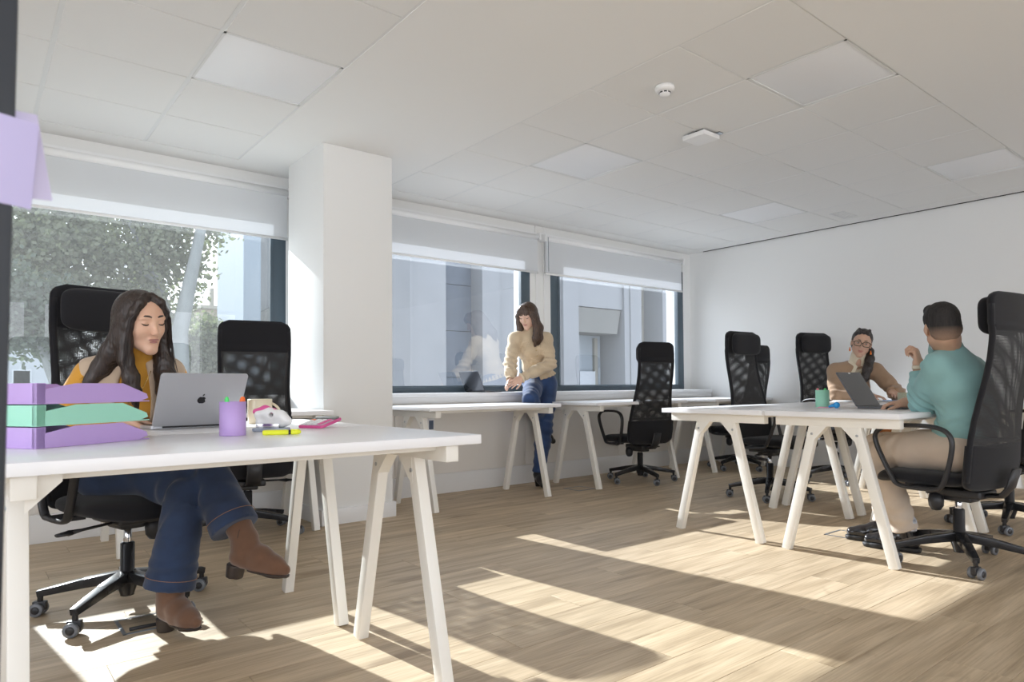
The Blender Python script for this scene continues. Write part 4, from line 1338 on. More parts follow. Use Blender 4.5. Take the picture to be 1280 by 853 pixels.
        S.chain([F(0, -.03, -.055), F(0, .05, -.066), F(.0, .12, -.068)], [.032, .033, .036], .015, cut=[(F(0, 0, -.086), -F.F[:, 2])])
        S.disp = wob(60, .001, 4)
        bo = straps(o, S, 'ankle_boot', bt, .004, 1)
        S = SDF()
        S.chain([F(0, .045, -.070), F(0, .12, -.072), F(0, .158, -.070)], [.037, .040, .026], .01, cut=[(F(0, 0, -.092), -F.F[:, 2]), (F(0, 0, -.082), F.F[:, 2])])
        S.cone(F(0, -.034, -.07), F(0, -.034, -.16), .035, .028, .005, cut=[(F(0, 0, -.130), -F.F[:, 2]), (F(0, 0, -.080), F.F[:, 2])])
        sole = S.obj('sole', so, o, .004, 1); sole.parent = bo
        bo_l = MB(); zz = [tuple(F(.0445 - .001 * i, -.020 - .002 * i, .06 - .018 * i) - L) for i in range(5)]
        bo_l.tube(zz, .0013, 5); bo_l.obj('zip', so, bo)
    boot((.604, 2.792, .130), (.650, 2.65, .130), (0, 0, 1), (0, 0, 1))
    boot((.822, 2.590, .330), (.945, 2.455, .300), (-.02, .05, 1), (-.085, .19, .255))
    # necklace
    gd = M('gold', (.75, .52, .18), .25, 1.0)
    T = J['T']; ch = A3(*J['chest']); pts = []
    for i in range(17):
        t = i / 16 * 2 - 1
        p = ch + T[:, 0] * t * .050 + T[:, 1] * (.068 + .056 * (1 - t * t)) + T[:, 2] * (.150 - .085 * (1 - abs(t) ** 1.5))
        pts.append(tuple(p - L))
    b = MB(); b.tube(pts, .0012, 5); ne = b.obj('necklace', gd, o)
    pp = ch + T[:, 1] * .128 + T[:, 2] * .055 - L
    MB().tube([tuple(pp), tuple(pp + T[:, 1] * .005)], [.0105, .0105], 20).obj('pendant', gd, ne)
    return o
woman_mustard()

# ------------------------------------------------------------------ woman at the window
def woman_window():
    J = dict(pelvis=(4.27, 4.90, .965), chest=(4.17, 4.875, 1.275), neck=(4.135, 4.865, 1.425),
             shL=(4.300, 4.805, 1.360), shR=(3.995, 4.915, 1.360), elL=(4.235, 4.69, 1.115), elR=(3.895, 4.86, 1.120), wrL=(3.885, 4.69, .985), wrR=(3.815, 4.75, .970),
             hipL=(4.335, 4.84, .925), hipR=(4.195, 4.88, .925), knL=(4.135, 4.66, .52), knR=(3.93, 4.615, .795),
             anL=(4.035, 4.635, .115), anR=(4.25, 4.79, .47), toeL=(3.985, 4.52, .035), toeR=(4.365, 4.80, .385), s=.98)
    J = jframe(J)
    H = Fr((4.075, 4.815, 1.565), frame((-.86, -.38, -.36), (-.12, -.05, 1)), 1.0)
    S = full_body(J, H, True)
    hand(S, J['wrL'], (-.92, -.05, -.42), (.1, -.75, .5), -1, curl=(.15, .3, .2), sc=.95)
    hand(S, J['wrR'], (-.85, -.35, -.45), (.1, .6, .6), 1, curl=(.25, .45, .3), sc=.95)
    o = person(S, (4.2, 4.75, 0), skin('skin_fair', (.66, .42, .31)), .0055, 'woman in beige ruffled blouse and blue jeans leaning on the window sill')
    hm = hair_mat('brown_hair', (.035, .018, .011), (.11, .062, .038))
    face_parts(o, H, hm, M('pink_lips', (.50, .22, .20), .45), 'down')
    S = SDF()
    S.ell(H(0, -.020, .040), A3(.086, .102, .090), H.F, .02)
    S.ell(H(0, -.055, -.05), A3(.080, .064, .11), H.F, .04)
    S.ell(H(0, .105, -.034), A3(.055, .070, .080), H.F, .018, 's')
    for x, z in ((-.045, .038), (-.028, .030), (-.010, .028), (.010, .028), (.028, .030), (.045, .038)):
        locks(S, H, [(x * .5, .055, .105), (x, .084, .070), (x * 1.1, .088, z)], [.018, .014, .005], .01)
    for sx in (-1, 1):
        locks(S, H, [(sx * .045, .070, .070), (sx * .074, .050, .02), (sx * .082, .035, -.05), (sx * .084, .035, -.13), (sx * .075, .070, -.20), (sx * .066, .085, -.265)], [.018, .024, .028, .033, .032, .012], .02)
        locks(S, H, [(sx * .078, .0, -.03), (sx * .092, -.01, -.12), (sx * .088, .02, -.21), (sx * .078, .05, -.27)], [.03, .036, .034, .012], .025)
    locks(S, H, [(0, -.085, -.05), (0, -.10, -.16), (0, -.10, -.26)], [.060, .066, .03], .04)
    S.disp = strands(H, .0022, 46, 2)
    straps(o, S, 'hair', hm, .005, 1)
    rng = random.Random(5); rt = []
    for k in range(46):
        sx = -1 if k % 2 else 1; a = rng.uniform(-.02, .03)
        rt.append([(sx * .06, .066 - a, .055), (sx * .098, .045 - a, -.03), (sx * (.108 + rng.uniform(-.012, .01)), .04 - a, -.12), (sx * (.090 + rng.uniform(-.02, .03)), .085 + rng.uniform(-.03, .02), -rng.uniform(.22, .29))])
    tuft(o, H, rt, hm, .0020)
    bl = cloth('cream_blouse', (.60, .47, .32), .05, .4, 300)
    S = SDF(); torso(S, J, .012, True, low=False)
    T = J['T']; ch = A3(*J['chest']); pel = A3(*J['pelvis'])
    wst = pel + T[:, 2] * .085
    S.cone(wst + T[:, 2] * .04, wst - T[:, 2] * .03, .105, .150, .03, cut=[(wst - T[:, 2] * .015, -T[:, 2])])
    for q in 'LR':
        a, b, c = A3(*J['sh' + q]), A3(*J['el' + q]), A3(*J['wr' + q]); d = unit(c - b)
        S.ell(a - A3(0, 0, .006), A3(.054, .056, .056), T, .03)
        S.chain([a, a * .5 + b * .5, b, b * .45 + c * .55, c - d * .035], [.052, .057, .056, .052, .034], .03)
        S.chain([c - d * .03, c + d * .012], [.032, .052], .008, cut=[(c + d * .005, d)])
    S.cone(A3(*J['neck']) - T[:, 2] * .01, H(0, -.02, -.085), .062, .056, .012)
    smock = lambda P: .0022 * np.sin(((P - ch) @ T[:, 0]) * 420) * (np.abs((P - ch) @ T[:, 2] + .03) < .14)
    rows = lambda P: .002 * np.sin(((P - ch) @ T[:, 2]) * 330) * (((P - ch) @ T[:, 2]) < -.06) * (np.linalg.norm((P - ch) - ((P - ch) @ T[:, 2])[:, None] * T[:, 2], axis=1) < .17)
    S.disp = folds(wob(34, .004, 7), smock, rows, limb_folds(J['shL'], J['elL'], .006, 5, 1), limb_folds(J['elL'], J['wrL'], .006, 5, 2), limb_folds(J['shR'], J['elR'], .006, 5, 3))
    bo = straps(o, S, 'blouse', bl, .0055, 1)
    L = A3(*o.location); b = MB()                         # frill round the hem
    def fr_(u, v):
        a = u * 2 * PI; r0 = .142 + .028 * v + .010 * v * math.sin(a * 22)
        p = wst - T[:, 2] * (.005 + .045 * v) + T[:, 0] * math.cos(a) * r0 * 1.05 + T[:, 1] * math.sin(a) * r0 * .82
        return tuple(p - L)
    b.grid(132, 4, fr_, True, True); b.obj('hem_frill', bl, bo, fix=False)
    b = MB()
    for i in range(4): b.tube([tuple(ch + T[:, 1] * (.125 - .004 * i) + T[:, 2] * (.10 - .055 * i) - L), tuple(ch + T[:, 1] * (.131 - .004 * i) + T[:, 2] * (.10 - .055 * i) - L)], [.006, .005], 10)
    b.obj('buttons', M('brass_button', (.55, .40, .20), .35, .6), bo)
    dn = denim('blue_denim', (.018, .045, .125))
    S = SDF(); S.ell(A3(*J['pelvis']) + A3(0, 0, .01), A3(.172, .135, .125), J['TP'], .03)
    for q, ai in (('L', .022), ('R', .020)): 
        c = A3(*J['an' + q]); d = unit(c - A3(*J['kn' + q])); leg(S, J, q, .010, .014, ai, cut=[(c - d * .015, d)])
    S.disp = folds(wob(24, .0025, 19), limb_folds(J['hipL'], J['knL'], .006, 6, 3), limb_folds(J['hipR'], J['knR'], .005, 5, 4), limb_folds(J['knL'], J['anL'], .005, 5, 5))
    straps(o, S, 'jeans', dn, .007, 1)
    for q in 'LR':
        S = SDF(); an, toe = A3(*J['an' + q]), A3(*J['toe' + q]); sh = unit(an - A3(*J['kn' + q])) 
        S.chain([an - sh * .03, an], [.040, .040], .012); dz = unit(toe - an)
        if q == 'L':
            S.chain([an, A3(4.05, 4.655, .045)], [.042, .034], .02); S.chain([an, (an + toe) / 2 + A3(0, 0, .0), toe], [.042, .038, .027], .02, cut=[((0, 0, .012), (0, 0, -1))])
            S.cone(A3(4.05, 4.66, .05), A3(4.05, 4.66, 0), .028, .024, .006, cut=[((0, 0, .002), (0, 0, -1))])
        else:
            S.chain([an, an + A3(-.01, .04, -.06)], [.042, .034], .02); S.chain([an, (an + toe) / 2 - A3(0, 0, .01), toe], [.042, .038, .026], .02)
        straps(o, S, 'ankle_boot', M('black_leather', (.014, .013, .014), .35, bmp=.15, bscale=80), .005, 1)
    return o
woman_window()

# ------------------------------------------------------------------ man in teal
def man_teal():
    J = dict(pelvis=(3.92, 1.235, .600), chest=(3.90, 1.245, .900), neck=(3.860, 1.275, 1.080),
             shL=(3.770, 1.290, .985), shR=(4.045, 1.245, .975), elL=(3.865, 1.400, .812), elR=(4.20, 1.41, .820), wrL=(3.865, 1.415, 1.000), wrR=(4.10, 1.56, .805),
             hipL=(3.83, 1.235, .575), hipR=(4.01, 1.235, .575), knL=(3.885, 1.65, .550), knR=(4.10, 1.68, .550),
             anL=(3.985, 1.545, .105), anR=(4.12, 1.70, .105), toeL=(3.945, 1.72, .040), toeR=(4.04, 1.90, .040), s=1.0, aw=1.12, lw=1.06, bow=A3(0, -.03, 0))
    J = jframe(J)
    H = Fr((3.800, 1.280, 1.188), frame((.84, .54, -.05), (-.10, .05, 1)), .99)
    S = full_body(J, H, False)
    hand(S, J['wrL'], (-.05, .12, 1), (.10, -1, .1), 1, curl=((.75, 1.15, .9), (.9, 1.2, .9), (1.0, 1.25, .9), (1.1, 1.3, .9)), th=(.45, .55), sc=1.0)
    hand(S, J['wrR'], (-.35, .9, -.05), (0, -.1, 1), -1, curl=(.4, .6, .4), sc=1.0)
    sk = skin('skin_tan', (.54, .33, .23))
    o = person(S, (3.92, 1.3, 0), sk, .005, 'man in teal shirt and beige chinos seen from behind, elbow on the desk')
    hm = hair_mat('black_hair', (.008, .007, .007), (.022, .018, .017))
    hm.node_tree.nodes['Principled BSDF'].inputs['Roughness'].default_value = .75
    t_ = hm.node_tree; rp = [n for n in t_.nodes if n.type == 'VALTORGB'][0]
    tc = t_.nodes.new('ShaderNodeTexCoord'); sp = t_.nodes.new('ShaderNodeSeparateXYZ'); mr = t_.nodes.new('ShaderNodeMapRange'); mx = t_.nodes.new('ShaderNodeMixRGB')
    mr.inputs['From Min'].default_value = 1.128; mr.inputs['From Max'].default_value = 1.192
    mx.inputs[1].default_value = (.30, .195, .14, 1)                # clipped sides and nape, skin showing through
    t_.links.new(tc.outputs['Object'], sp.inputs[0]); t_.links.new(sp.outputs['Z'], mr.inputs['Value']); t_.links.new(mr.outputs[0], mx.inputs[0])
    t_.links.new(rp.outputs[0], mx.inputs[2]); t_.links.new(mx.outputs[0], t_.nodes['Principled BSDF'].inputs['Base Color'])
    face_parts(o, H, M('black_brow', (.02, .015, .012), .8), M('man_lips', (.42, .22, .19), .5), 'down')
    S = SDF()
    hc = None
    S.ell(H(0, -.012, .048), A3(.080, .098, .084) * H.s, H.F, .01, cut=hc)
    S.cone(H(-.03, .055, .100), H(.03, .055, .100), .030, .030, .02)
    S.ell(H(0, -.050, -.012), A3(.0725, .0600, .066) * H.s, H.F, .02, cut=hc)
    S.ell(H(0, .10, -.015), A3(.085, .075, .085) * H.s, H.F, .01, 's')
    for sx in (-1, 1): S.ell(H(sx * .088, -.004, -.018), A3(.030, .036, .052) * H.s, H.F, .008, 's')
    S.disp = folds(wob(180, .0016, 3), wob(420, .0012, 4))
    straps(o, S, 'hair', hm, .0036, 1)
    te = cloth('teal_shirt', (.235, .42, .42), .05, .3, 500)
    S = SDF(); torso(S, J, .016, False, low=False)
    S.ell(A3(*J['pelvis']) + A3(0, 0, .04), A3(.175, .135, .12), J['TP'], .04, cut=[((0, 0, .56), (0, 0, -1))])
    for q in 'LR':
        w = A3(*J['wr' + q]); d = unit(w - A3(*J['el' + q])); arm(S, J, q, .017, cut=[(w - d * .028, d)])
        S.cone(w - d * .09, w - d * .02, .047, .043, .006, cut=[(w - d * .028, d)])
    nk = A3(*J['neck'])
    T = J['T']
    S.disp = folds(wob(14, .0035, 11), wob(38, .0022, 12), limb_folds(J['shL'], J['elL'], .006, 6, 1), limb_folds(J['elL'], J['wrL'], .005, 4, 2), limb_folds(J['pelvis'], J['pelvis'] + T[:, 2] * .12, .004, 3, 4))
    so = straps(o, S, 'shirt', te, .0065, 1)
    # collar
    L = A3(*o.location); b = MB(); cN = unit(H(0, -.03, -.05) - nk); e1 = unit(np.cross(cN, (0, 1, 0))); e2 = np.cross(cN, e1)
    def col(off):
        def g(u, v):
            a = u * 2 * PI
            r = .062 + .012 * v + off; h = .055 - .05 * v
            p = nk - A3(.0, -.012, .0) + cN * h + (e1 * math.cos(a) + e2 * math.sin(a)) * r
            return tuple(p - L)
        return g
    b.grid(36, 5, col(0), True, True); b.grid(36, 5, col(.004), True, True); b.obj('collar', te, so, fix=False)
    # watch band
    w = A3(*J['wrL']); MB().tube([tuple(w - A3(0, 0, .006) + A3(.034 * math.cos(t), .030 * math.sin(t), 0) - L) for t in np.linspace(0, 2 * PI, 24, endpoint=False)], [(.0025, .010)] * 24, 8, closed=True, flat=(1, 0, 0)).obj('watch_band', M('cream_band', (.62, .56, .45), .6), o)
    be = cloth('beige_chino', (.55, .455, .37), .05, .3, 500)
    S = SDF(); S.ell(A3(*J['pelvis']) + A3(0, 0, -.01), A3(.178, .135, .105), J['TP'], .03, cut=[((0, 0, .63), (0, 0, 1))])
    for q in 'LR':
        c = A3(*J['an' + q]) + A3(0, 0, .02); d = unit(c - A3(*J['kn' + q])); leg(S, J, q, .016, .018, .030, cut=[(c, d)])
    S.disp = folds(wob(22, .003, 21), limb_folds(J['hipL'], J['knL'], .007, 6, 3), limb_folds(J['knL'], J['anL'], .007, 6, 5), limb_folds(J['anL'], J['knL'], .005, 6, 6), limb_folds(J['knR'], J['anR'], .006, 6, 7))
    straps(o, S, 'trousers', be, .0065, 1)
    bs = M('black_shoe_leather', (.012, .012, .015), .16, coat=.5)
    bsole = M('black_rubber', (.015, .015, .016), .6)
    for q in 'LR':
        an, toe = A3(*J['an' + q]), A3(*J['toe' + q]); d = toe - an; d[2] = 0; d = unit(d)
        F = Fr(A3(an[0], an[1], 0), frame(d), 1.0)
        S = SDF(); S.chain([F(0, -.012, .115), F(0, -.025, .06)], [.044, .040], .02, cut=[((0, 0, .118), (0, 0, 1))])
        S.chain([F(0, -.03, .055), F(0, .05, .062), F(0, .12, .048), F(0, .175, .043)], [.038, .040, .038, .030], .02, cut=[((0, 0, .024), (0, 0, -1))])
        S.chain([F(0, .0, .10), F(0, .07, .075)], [.036, .032], .02)
        sh = straps(o, S, 'shoe', bs, .005, 1)
        S = SDF(); S.chain([F(0, -.035, .02), F(0, .05, .02), F(0, .13, .02), F(0, .178, .02)], [.041, .038, .044, .035], .012, cut=[((0, 0, .026), (0, 0, 1)), ((0, 0, 0.001), (0, 0, -1))])
        S.obj('sole', bsole, o, .005, 1).parent = sh
        lc = MB()
        for i in range(4): lc.tube([tuple(F(-.022, .055 + .018 * i, .098 - .009 * i) - L), tuple(F(0, .058 + .018 * i, .107 - .009 * i) - L), tuple(F(.022, .055 + .018 * i, .098 - .009 * i) - L)], .0025, 6)
        lc.obj('laces', bsole, sh)
        S = SDF(); S.cone(F(0, -.014, .11), F(0, -.014, .16), .040, .042, .01); S.obj('sock', M('patterned_sock', (.50, .50, .54), .8, var=.5, vscale=60), o, .005, 1)
    return o
man_teal()

# ------------------------------------------------------------------ woman in brown jacket
def woman_brown():
    J = dict(pelvis=(6.44, 3.02, .590), chest=(6.335, 2.90, .905), neck=(6.265, 2.815, 1.085),
             shL=(6.395, 2.700, 1.025), shR=(6.130, 2.935, 1.025), elL=(6.40, 2.52, .825), elR=(5.985, 2.86, .815), wrL=(6.215, 2.49, .835), wrR=(6.075, 2.62, .810),
             hipL=(6.53, 3.0, .575), hipR=(6.36, 3.04, .575), knL=(6.56, 2.60, .560), knR=(6.36, 2.60, .560),
             anL=(6.55, 2.55, .10), anR=(6.35, 2.55, .10), toeL=(6.54, 2.40, .04), toeR=(6.34, 2.40, .04), s=.97)
    J = jframe(J)
    H = Fr((6.215, 2.740, 1.270), frame((-.88, -.44, -.14), (.10, -.20, 1)), 1.03)
    S = full_body(J, H, True)
    hand(S, J['wrL'], (-.75, -.55, -.10), (.1, .1, 1), -1, curl=(.25, .4, .3), sc=.95)
    hand(S, J['wrR'], (.1, -.95, -.10), (.1, .1, 1), 1, curl=(.25, .4, .3), sc=.95)
    o = person(S, (6.4, 2.9, 0), skin('skin_warm', (.56, .34, .24)), .0055, 'woman with glasses and dark ponytail in a tan jacket leaning on a desk')
    hm = hair_mat('near_black_hair', (.014, .010, .009), (.04, .028, .024))
    face_parts(o, H, hm, M('red_lips', (.45, .17, .15), .45), 'open')
    S = SDF()
    S.ell(H(0, -.020, .042), A3(.082, .098, .088) * H.s, H.F, .01)
    S.ell(H(0, -.05, -.02), A3(.072, .062, .07) * H.s, H.F, .03)
    S.ell(H(0, .105, -.020), A3(.064, .070, .098) * H.s, H.F, .01, 's')
    locks(S, H, [(-.045, -.075, -.03), (-.080, -.055, -.06), (-.092, -.005, -.12), (-.090, .035, -.20), (-.082, .055, -.28), (-.075, .060, -.36)], [.034, .034, .036, .037, .034, .012], .02)
    for x in (-.03, 0, .03): locks(S, H, [(x, .058, .092), (x * 1.3, .0, .120), (x * 1.5, -.06, .10)], [.010, .012, .014], .008)
    S.disp = strands(H, .0022, 40, 4)
    straps(o, S, 'hair', hm, .005, 1)
    L = A3(*o.location)
    gm_ = M('dark_green_frame', (.020, .035, .022), .2)
    b = MB()
    for sx in (-1, 1):
        c = (sx * .034, .101, .004)
        pts = [tuple(H(c[0] + x, c[1] - .10 * (x * sx) ** 2 * 20 - (.006 if x * sx > .015 else 0), c[2] + z) - L) for x, z in rrect(.056, .040, .015, 4)]
        b.tube(pts, .0028, 6, closed=True)
        b.tube([tuple(H(sx * .062, .092, .014) - L), tuple(H(sx * .076, .04, .010) - L), tuple(H(sx * .080, -.005, .002) - L)], .0024, 6)
    b.tube([tuple(H(-.007, .103, .010) - L), tuple(H(0, .107, .013) - L), tuple(H(.007, .103, .010) - L)], .0026, 6)
    g = b.obj('glasses', gm_, o)
    er = M('orange_earring', (.85, .22, .03), .4)
    for sx in (-1, 1):
        p = H(sx * .083, .002, -.045) - L
        b = MB(); b.lathe([(0, .0), (.004, -.004), (.004, -.016), (.007, -.02), (.008, -.034), (.0, -.040)], 10, tuple(p)); b.obj('earring', er, o)
    cr = cloth('cream_shirt', (.66, .58, .44), .03, .2)
    S = SDF(); torso(S, J, .010, True, low=False); S.cone(A3(*J['neck']), H(0, -.02, -.10), .064, .060, .02)
    T = J['T']; nk = A3(*J['neck'])
    S.ell(nk + T[:, 1] * .075 + T[:, 2] * .035, A3(.030, .05, .060), T, .01, 's')
    straps(o, S, 'shirt', cr, .006, 1)
    b = MB()
    for q in (-1, 1):
        P0 = nk + T[:, 2] * .055 - T[:, 1] * .01 + T[:, 0] * q * .060; P1 = nk + T[:, 1] * .080 + T[:, 2] * .020 + T[:, 0] * q * .022
        P2 = nk + T[:, 1] * .105 - T[:, 2] * .050 + T[:, 0] * q * .060; P3 = nk + T[:, 1] * .02 + T[:, 2] * .005 + T[:, 0] * q * .092
        n_ = T[:, 1] * .006 + T[:, 2] * .003
        vs = [tuple(v - L) for v in (P0, P1, P2, P3)] + [tuple(v + n_ - L) for v in (P0, P1, P2, P3)]
        b.add(vs, [(0, 1, 2, 3), (7, 6, 5, 4), (0, 4, 5, 1), (1, 5, 6, 2), (2, 6, 7, 3), (3, 7, 4, 0)])
    b.obj('collar', cr, o)
    br = cloth('tan_jacket', (.33, .215, .135), .05, .3)
    S = SDF(); torso(S, J, .026, True, k=.05)
    for q in 'LR':
        w = A3(*J['wr' + q]); d = unit(w - A3(*J['el' + q])); arm(S, J, q, .024, cut=[(w - d * .03, d)])
    ch = A3(*J['chest'])
    S.cone(ch + T[:, 1] * .13 + T[:, 2] * .19, ch + T[:, 1] * .16 - T[:, 2] * .10, .062, .028, .01, 's')
    S.ell(nk + T[:, 2] * .07, A3(.085, .09, .08), T, .012, 's')
    S.disp = folds(wob(22, .003, 17), limb_folds(J['shR'], J['elR'], .006, 5, 1), limb_folds(J['shL'], J['elL'], .006, 5, 2))
    straps(o, S, 'jacket', br, .007, 1)
    orr = cloth('rust_trousers', (.42, .15, .045), .06, .3)
    S = SDF(); S.ell(A3(*J['pelvis']) + A3(0, 0, -.01), A3(.172, .13, .11), J['TP'], .03)
    for q in 'LR':
        c = A3(*J['an' + q]) + A3(0, 0, .03); d = unit(c - A3(*J['kn' + q])); leg(S, J, q, .02, .03, .065, cut=[(c, d)])
    S.disp = folds(wob(22, .004, 31))
    straps(o, S, 'trousers', orr, .008, 1)
    for q in 'LR':
        an, toe = A3(*J['an' + q]), A3(*J['toe' + q]); d = toe - an; d[2] = 0; F = Fr(A3(an[0], an[1], 0), frame(unit(d)), 1.0)
        S = SDF(); S.chain([F(0, -.02, .10), F(0, -.03, .045)], [.042, .036], .02); S.chain([F(0, -.03, .045), F(0, .07, .045), F(0, .14, .038)], [.036, .036, .028], .02, cut=[((0, 0, .001), (0, 0, -1))])
        straps(o, S, 'shoe', M('dark_shoe', (.03, .03, .035), .4), .006, 1)
    return o
woman_brown()

# ================================================================== things on the desks
ZD = .7655
m_lav = M('lavender_plastic', (.48, .33, .66), .45)
m_mint = M('mint_plastic', (.34, .70, .54), .45)
m_pink = M('pink_plastic', (.70, .09, .30), .4)
# stacked letter trays
def letter_tray(z, mt, label, first=False):
    t = empty('letter_tray', (.133, 2.012, z), rz=R(32.8), label=label, cat='letter tray', group='stacked letter trays')
    Lx, Ly, h = .335, .255, .052; w = .003
    MB().box(0, Lx, 0, Ly, 0, .003).obj('tray_base', mt, t, bevel=.001)
    side = [(0, .002), (0, h), (.024, h), (.024, h * .72), (.105, h), (.245, h), (.325, .022), (.330, .010), (.30, .002)]
    for y in (0, Ly - w):
        MB().prism(side, y, y + w, axis='y').obj('side_wall', mt, t)
    MB().box(0, w, 0, Ly, .002, h).obj('end_wall', mt, t, bevel=.001)
    MB().box(.0, .024, 0, .016, 0, h).obj('corner_post', mt, t, bevel=.0015)
    MB().box(.0, .024, Ly - .016, Ly, 0, h).obj('corner_post', mt, t, bevel=.0015)
    return t
letter_tray(ZD, m_lav, 'bottom lavender letter tray of the stack of three on the near desk')
letter_tray(ZD + .0545, m_mint, 'mint green letter tray in the middle of the stack')
letter_tray(ZD + .109, m_lav, 'top lavender letter tray of the stack of three, pink folder in it')
f_ = setp(MB().box(.012, .245, .02, .235, 0, .018).obj('folder', m_pink, bevel=.003), 'bright pink folder lying in the top letter tray', 'folder')
f_.location = (.133, 2.012, ZD + .109 + .0035); f_.rotation_euler = (0, 0, R(32.8))
for dz, lb in ((.004, 'dark folder lying in the bottom letter tray'), (.0585, 'dark folder lying in the mint letter tray')):
    f_ = setp(MB().box(.03, .245, .02, .235, 0, .018).obj('folder', M('dark_card', (.012, .012, .02), .6), bevel=.003), lb, 'folder')
    f_.location = (.133, 2.012, ZD + dz); f_.rotation_euler = (0, 0, R(32.8))

# laptops (open); local: hinge along x at y=0, keyboard toward +y, lid leaning to -y
m_alu = M('space_grey_aluminium', (.50, .51, .54), .42, .6)
m_alud = M('dark_aluminium', (.13, .135, .15), .35, .7)
m_screen = M('black_screen', (.012, .012, .014), .12, spec=.6)
m_keys = M('black_keys', (.02, .02, .022), .5)
m_logo = M('dark_mirror_logo', (.045, .045, .05), .12, .8)
def laptop(loc, rz, w, d, lid, ang, body, label, logo=None, cat='laptop', cover=False):
    t = empty('laptop', loc, rz=R(rz), label=label, cat=cat)
    MB().prism(rrect(w, d, .010, 4, 0, d / 2), .001, .013).obj('base', body, t, bevel=.002)
    k = MB()
    for r_ in range(6):
        for c_ in range(14):
            x = -w / 2 + .018 + c_ * (w - .036) / 14; y = .018 + r_ * .0175
            k.box(x + .001, x + (w - .036) / 14 - .0012, y, y + .0155, .013, .0142)
    k.obj('keyboard', m_keys, t)
    MB().box(-.055, .055, .135, .135 + .072, .0128, .0134).obj('trackpad', body, t)
    MB().tube([(-w * .38, -.001, .010), (w * .38, -.001, .010)], .0055, 10).obj('hinge', m_keys, t)
    a = R(ang)                                               # lean back from vertical
    Rm = Matrix.Rotation(a, 3, 'X')
    def place(mb):
        mb.v = [tuple(Rm @ Vector(v) + Vector((0, -.001, .013))) for v in mb.v]; return mb
    pl = MB().prism([(x, z) for x, z in rrect(w, lid, .011, 5, 0, lid / 2)], -.0055, .0005, axis='y')
    lo = place(pl).obj('lid', body, t, bevel=.0012)
    place(MB().box(-w / 2 + .005, w / 2 - .005, .0005, .0012, .006, lid - .005)).obj('screen', m_screen, lo)
    if cover: place(MB().box(-.012, .012, .0012, .0030, lid - .012, lid - .004)).obj('camera_cover', m_sill, lo)
    if logo: 
        g = logo()
        place(g).obj('logo', m_logo, lo)
    return t
def fruit_logo():
    # outline of a bitten fruit with a leaf, seen from behind the lid
    pts = []
    cz = .105; R0 = .0145
    for i in range(60):
        a = 2 * PI * i / 60
        r = R0 * (1 + .05 * math.cos(2 * a) - .16 * math.exp(-((a - PI / 2) / .30) ** 2) - .09 * math.exp(-((a - 3 * PI / 2) / .22) ** 2))
        x, z = r * math.cos(a), r * math.sin(a) * 1.04
        dx, dz = x - R0 * 1.22, z - .0015
        dd = math.hypot(dx, dz)
        if dd < .0066: 
            k = .0066 / max(dd, 1e-6); x, z = R0 * 1.22 + dx * k, .0015 + dz * k
        pts.append((x, cz + z))
    mb = MB().prism(pts, -.0062, -.0054, axis='y')
    leaf = []
    for i in range(10): 
        u = i / 9; leaf.append(((u * .0065), cz + .0165 + .0085 * u + .0022 * math.sin(PI * u)))
    for i in range(8, 0, -1):
        u = i / 9; leaf.append(((u * .0065 + .0034 * math.sin(PI * u)), cz + .0165 + .0085 * u - .0006 * math.sin(PI * u)))
    mb.prism(leaf, -.0062, -.0054, axis='y')
    return mb
laptop((.660, 2.68, ZD), 6, .304, .212, .212, 28, m_alu, 'silver grey laptop seen from behind its lid, in front of the woman in mustard', fruit_logo)
laptop((4.225, 1.825, ZD), 181.5, .335, .24, .235, 30, m_alud, 'dark open laptop in front of the man in teal', cover=True)
laptop((3.635, 5.05, .8585), -88, .29, .20, .195, 24, M('graphite_lid', (.10, .105, .12), .22, .6), 'grey laptop standing open on the window sill beside the woman in the blouse')

# pen cups with highlighters
m_green = M('neon_green', (.10, .75, .18), .4); m_orange = M('neon_orange', (.95, .18, .03), .4)
m_yel = M('neon_yellow', (.78, .82, .03), .4); m_npink = M('neon_pink', (.90, .06, .28), .4)
def pen_cup(loc, mt, r, h, label):
    t = empty('pen_cup', loc, label=label, cat='pen cup')
    MB().lathe([(0, .0), (r, .0), (r + .001, .002), (r + .001, h), (r - .002, h), (r - .002, .004), (0, .004)], 40).obj('cup_wall', mt, t)
    return t
def highlighter(loc, rot, cap, label, body=None, grp=None):
    t = empty('highlighter', loc, label=label, cat='highlighter')
    t.rotation_euler = rot
    if grp: t['group'] = grp
    MB().tube([(0, 0, 0), (0, 0, .004), (0, 0, .070), (0, 0, .076)], [(.007, .005), (.009, .0065), (.009, .0065), (.0085, .006)], 14).obj('barrel', body or cap, t)
    MB().tube([(0, 0, .0755), (0, 0, .083)], [(.0085, .006)] * 2, 14).obj('grip_ring', m_black, t)
    MB().tube([(0, 0, .083), (0, 0, .104), (0, 0, .111), (0, 0, .114)], [(.0092, .0068), (.0088, .0062), (.007, .0045), (.003, .002)], 14).obj('cap', cap, t)
    MB().box(-.003, .003, .0062, .0082, .084, .108).obj('clip', cap, t)
    return t
pen_cup((.640, 2.168, ZD), m_lav, .0375, .104, 'lavender pen cup with green and orange highlighters on the near desk')
highlighter((.625, 2.160, ZD + .006), (R(3), R(-5), R(20)), m_green, 'green-capped highlighter standing in the lavender pen cup', grp='highlighters in the lavender cup')
highlighter((.655, 2.168, ZD + .006), (R(-3), R(7), R(-30)), m_orange, 'orange-capped highlighter standing in the lavender pen cup', grp='highlighters in the lavender cup')
pen_cup((4.262, 2.128, ZD), m_mint, .040, .108, 'mint green pen cup with highlighters on the right-hand desk')
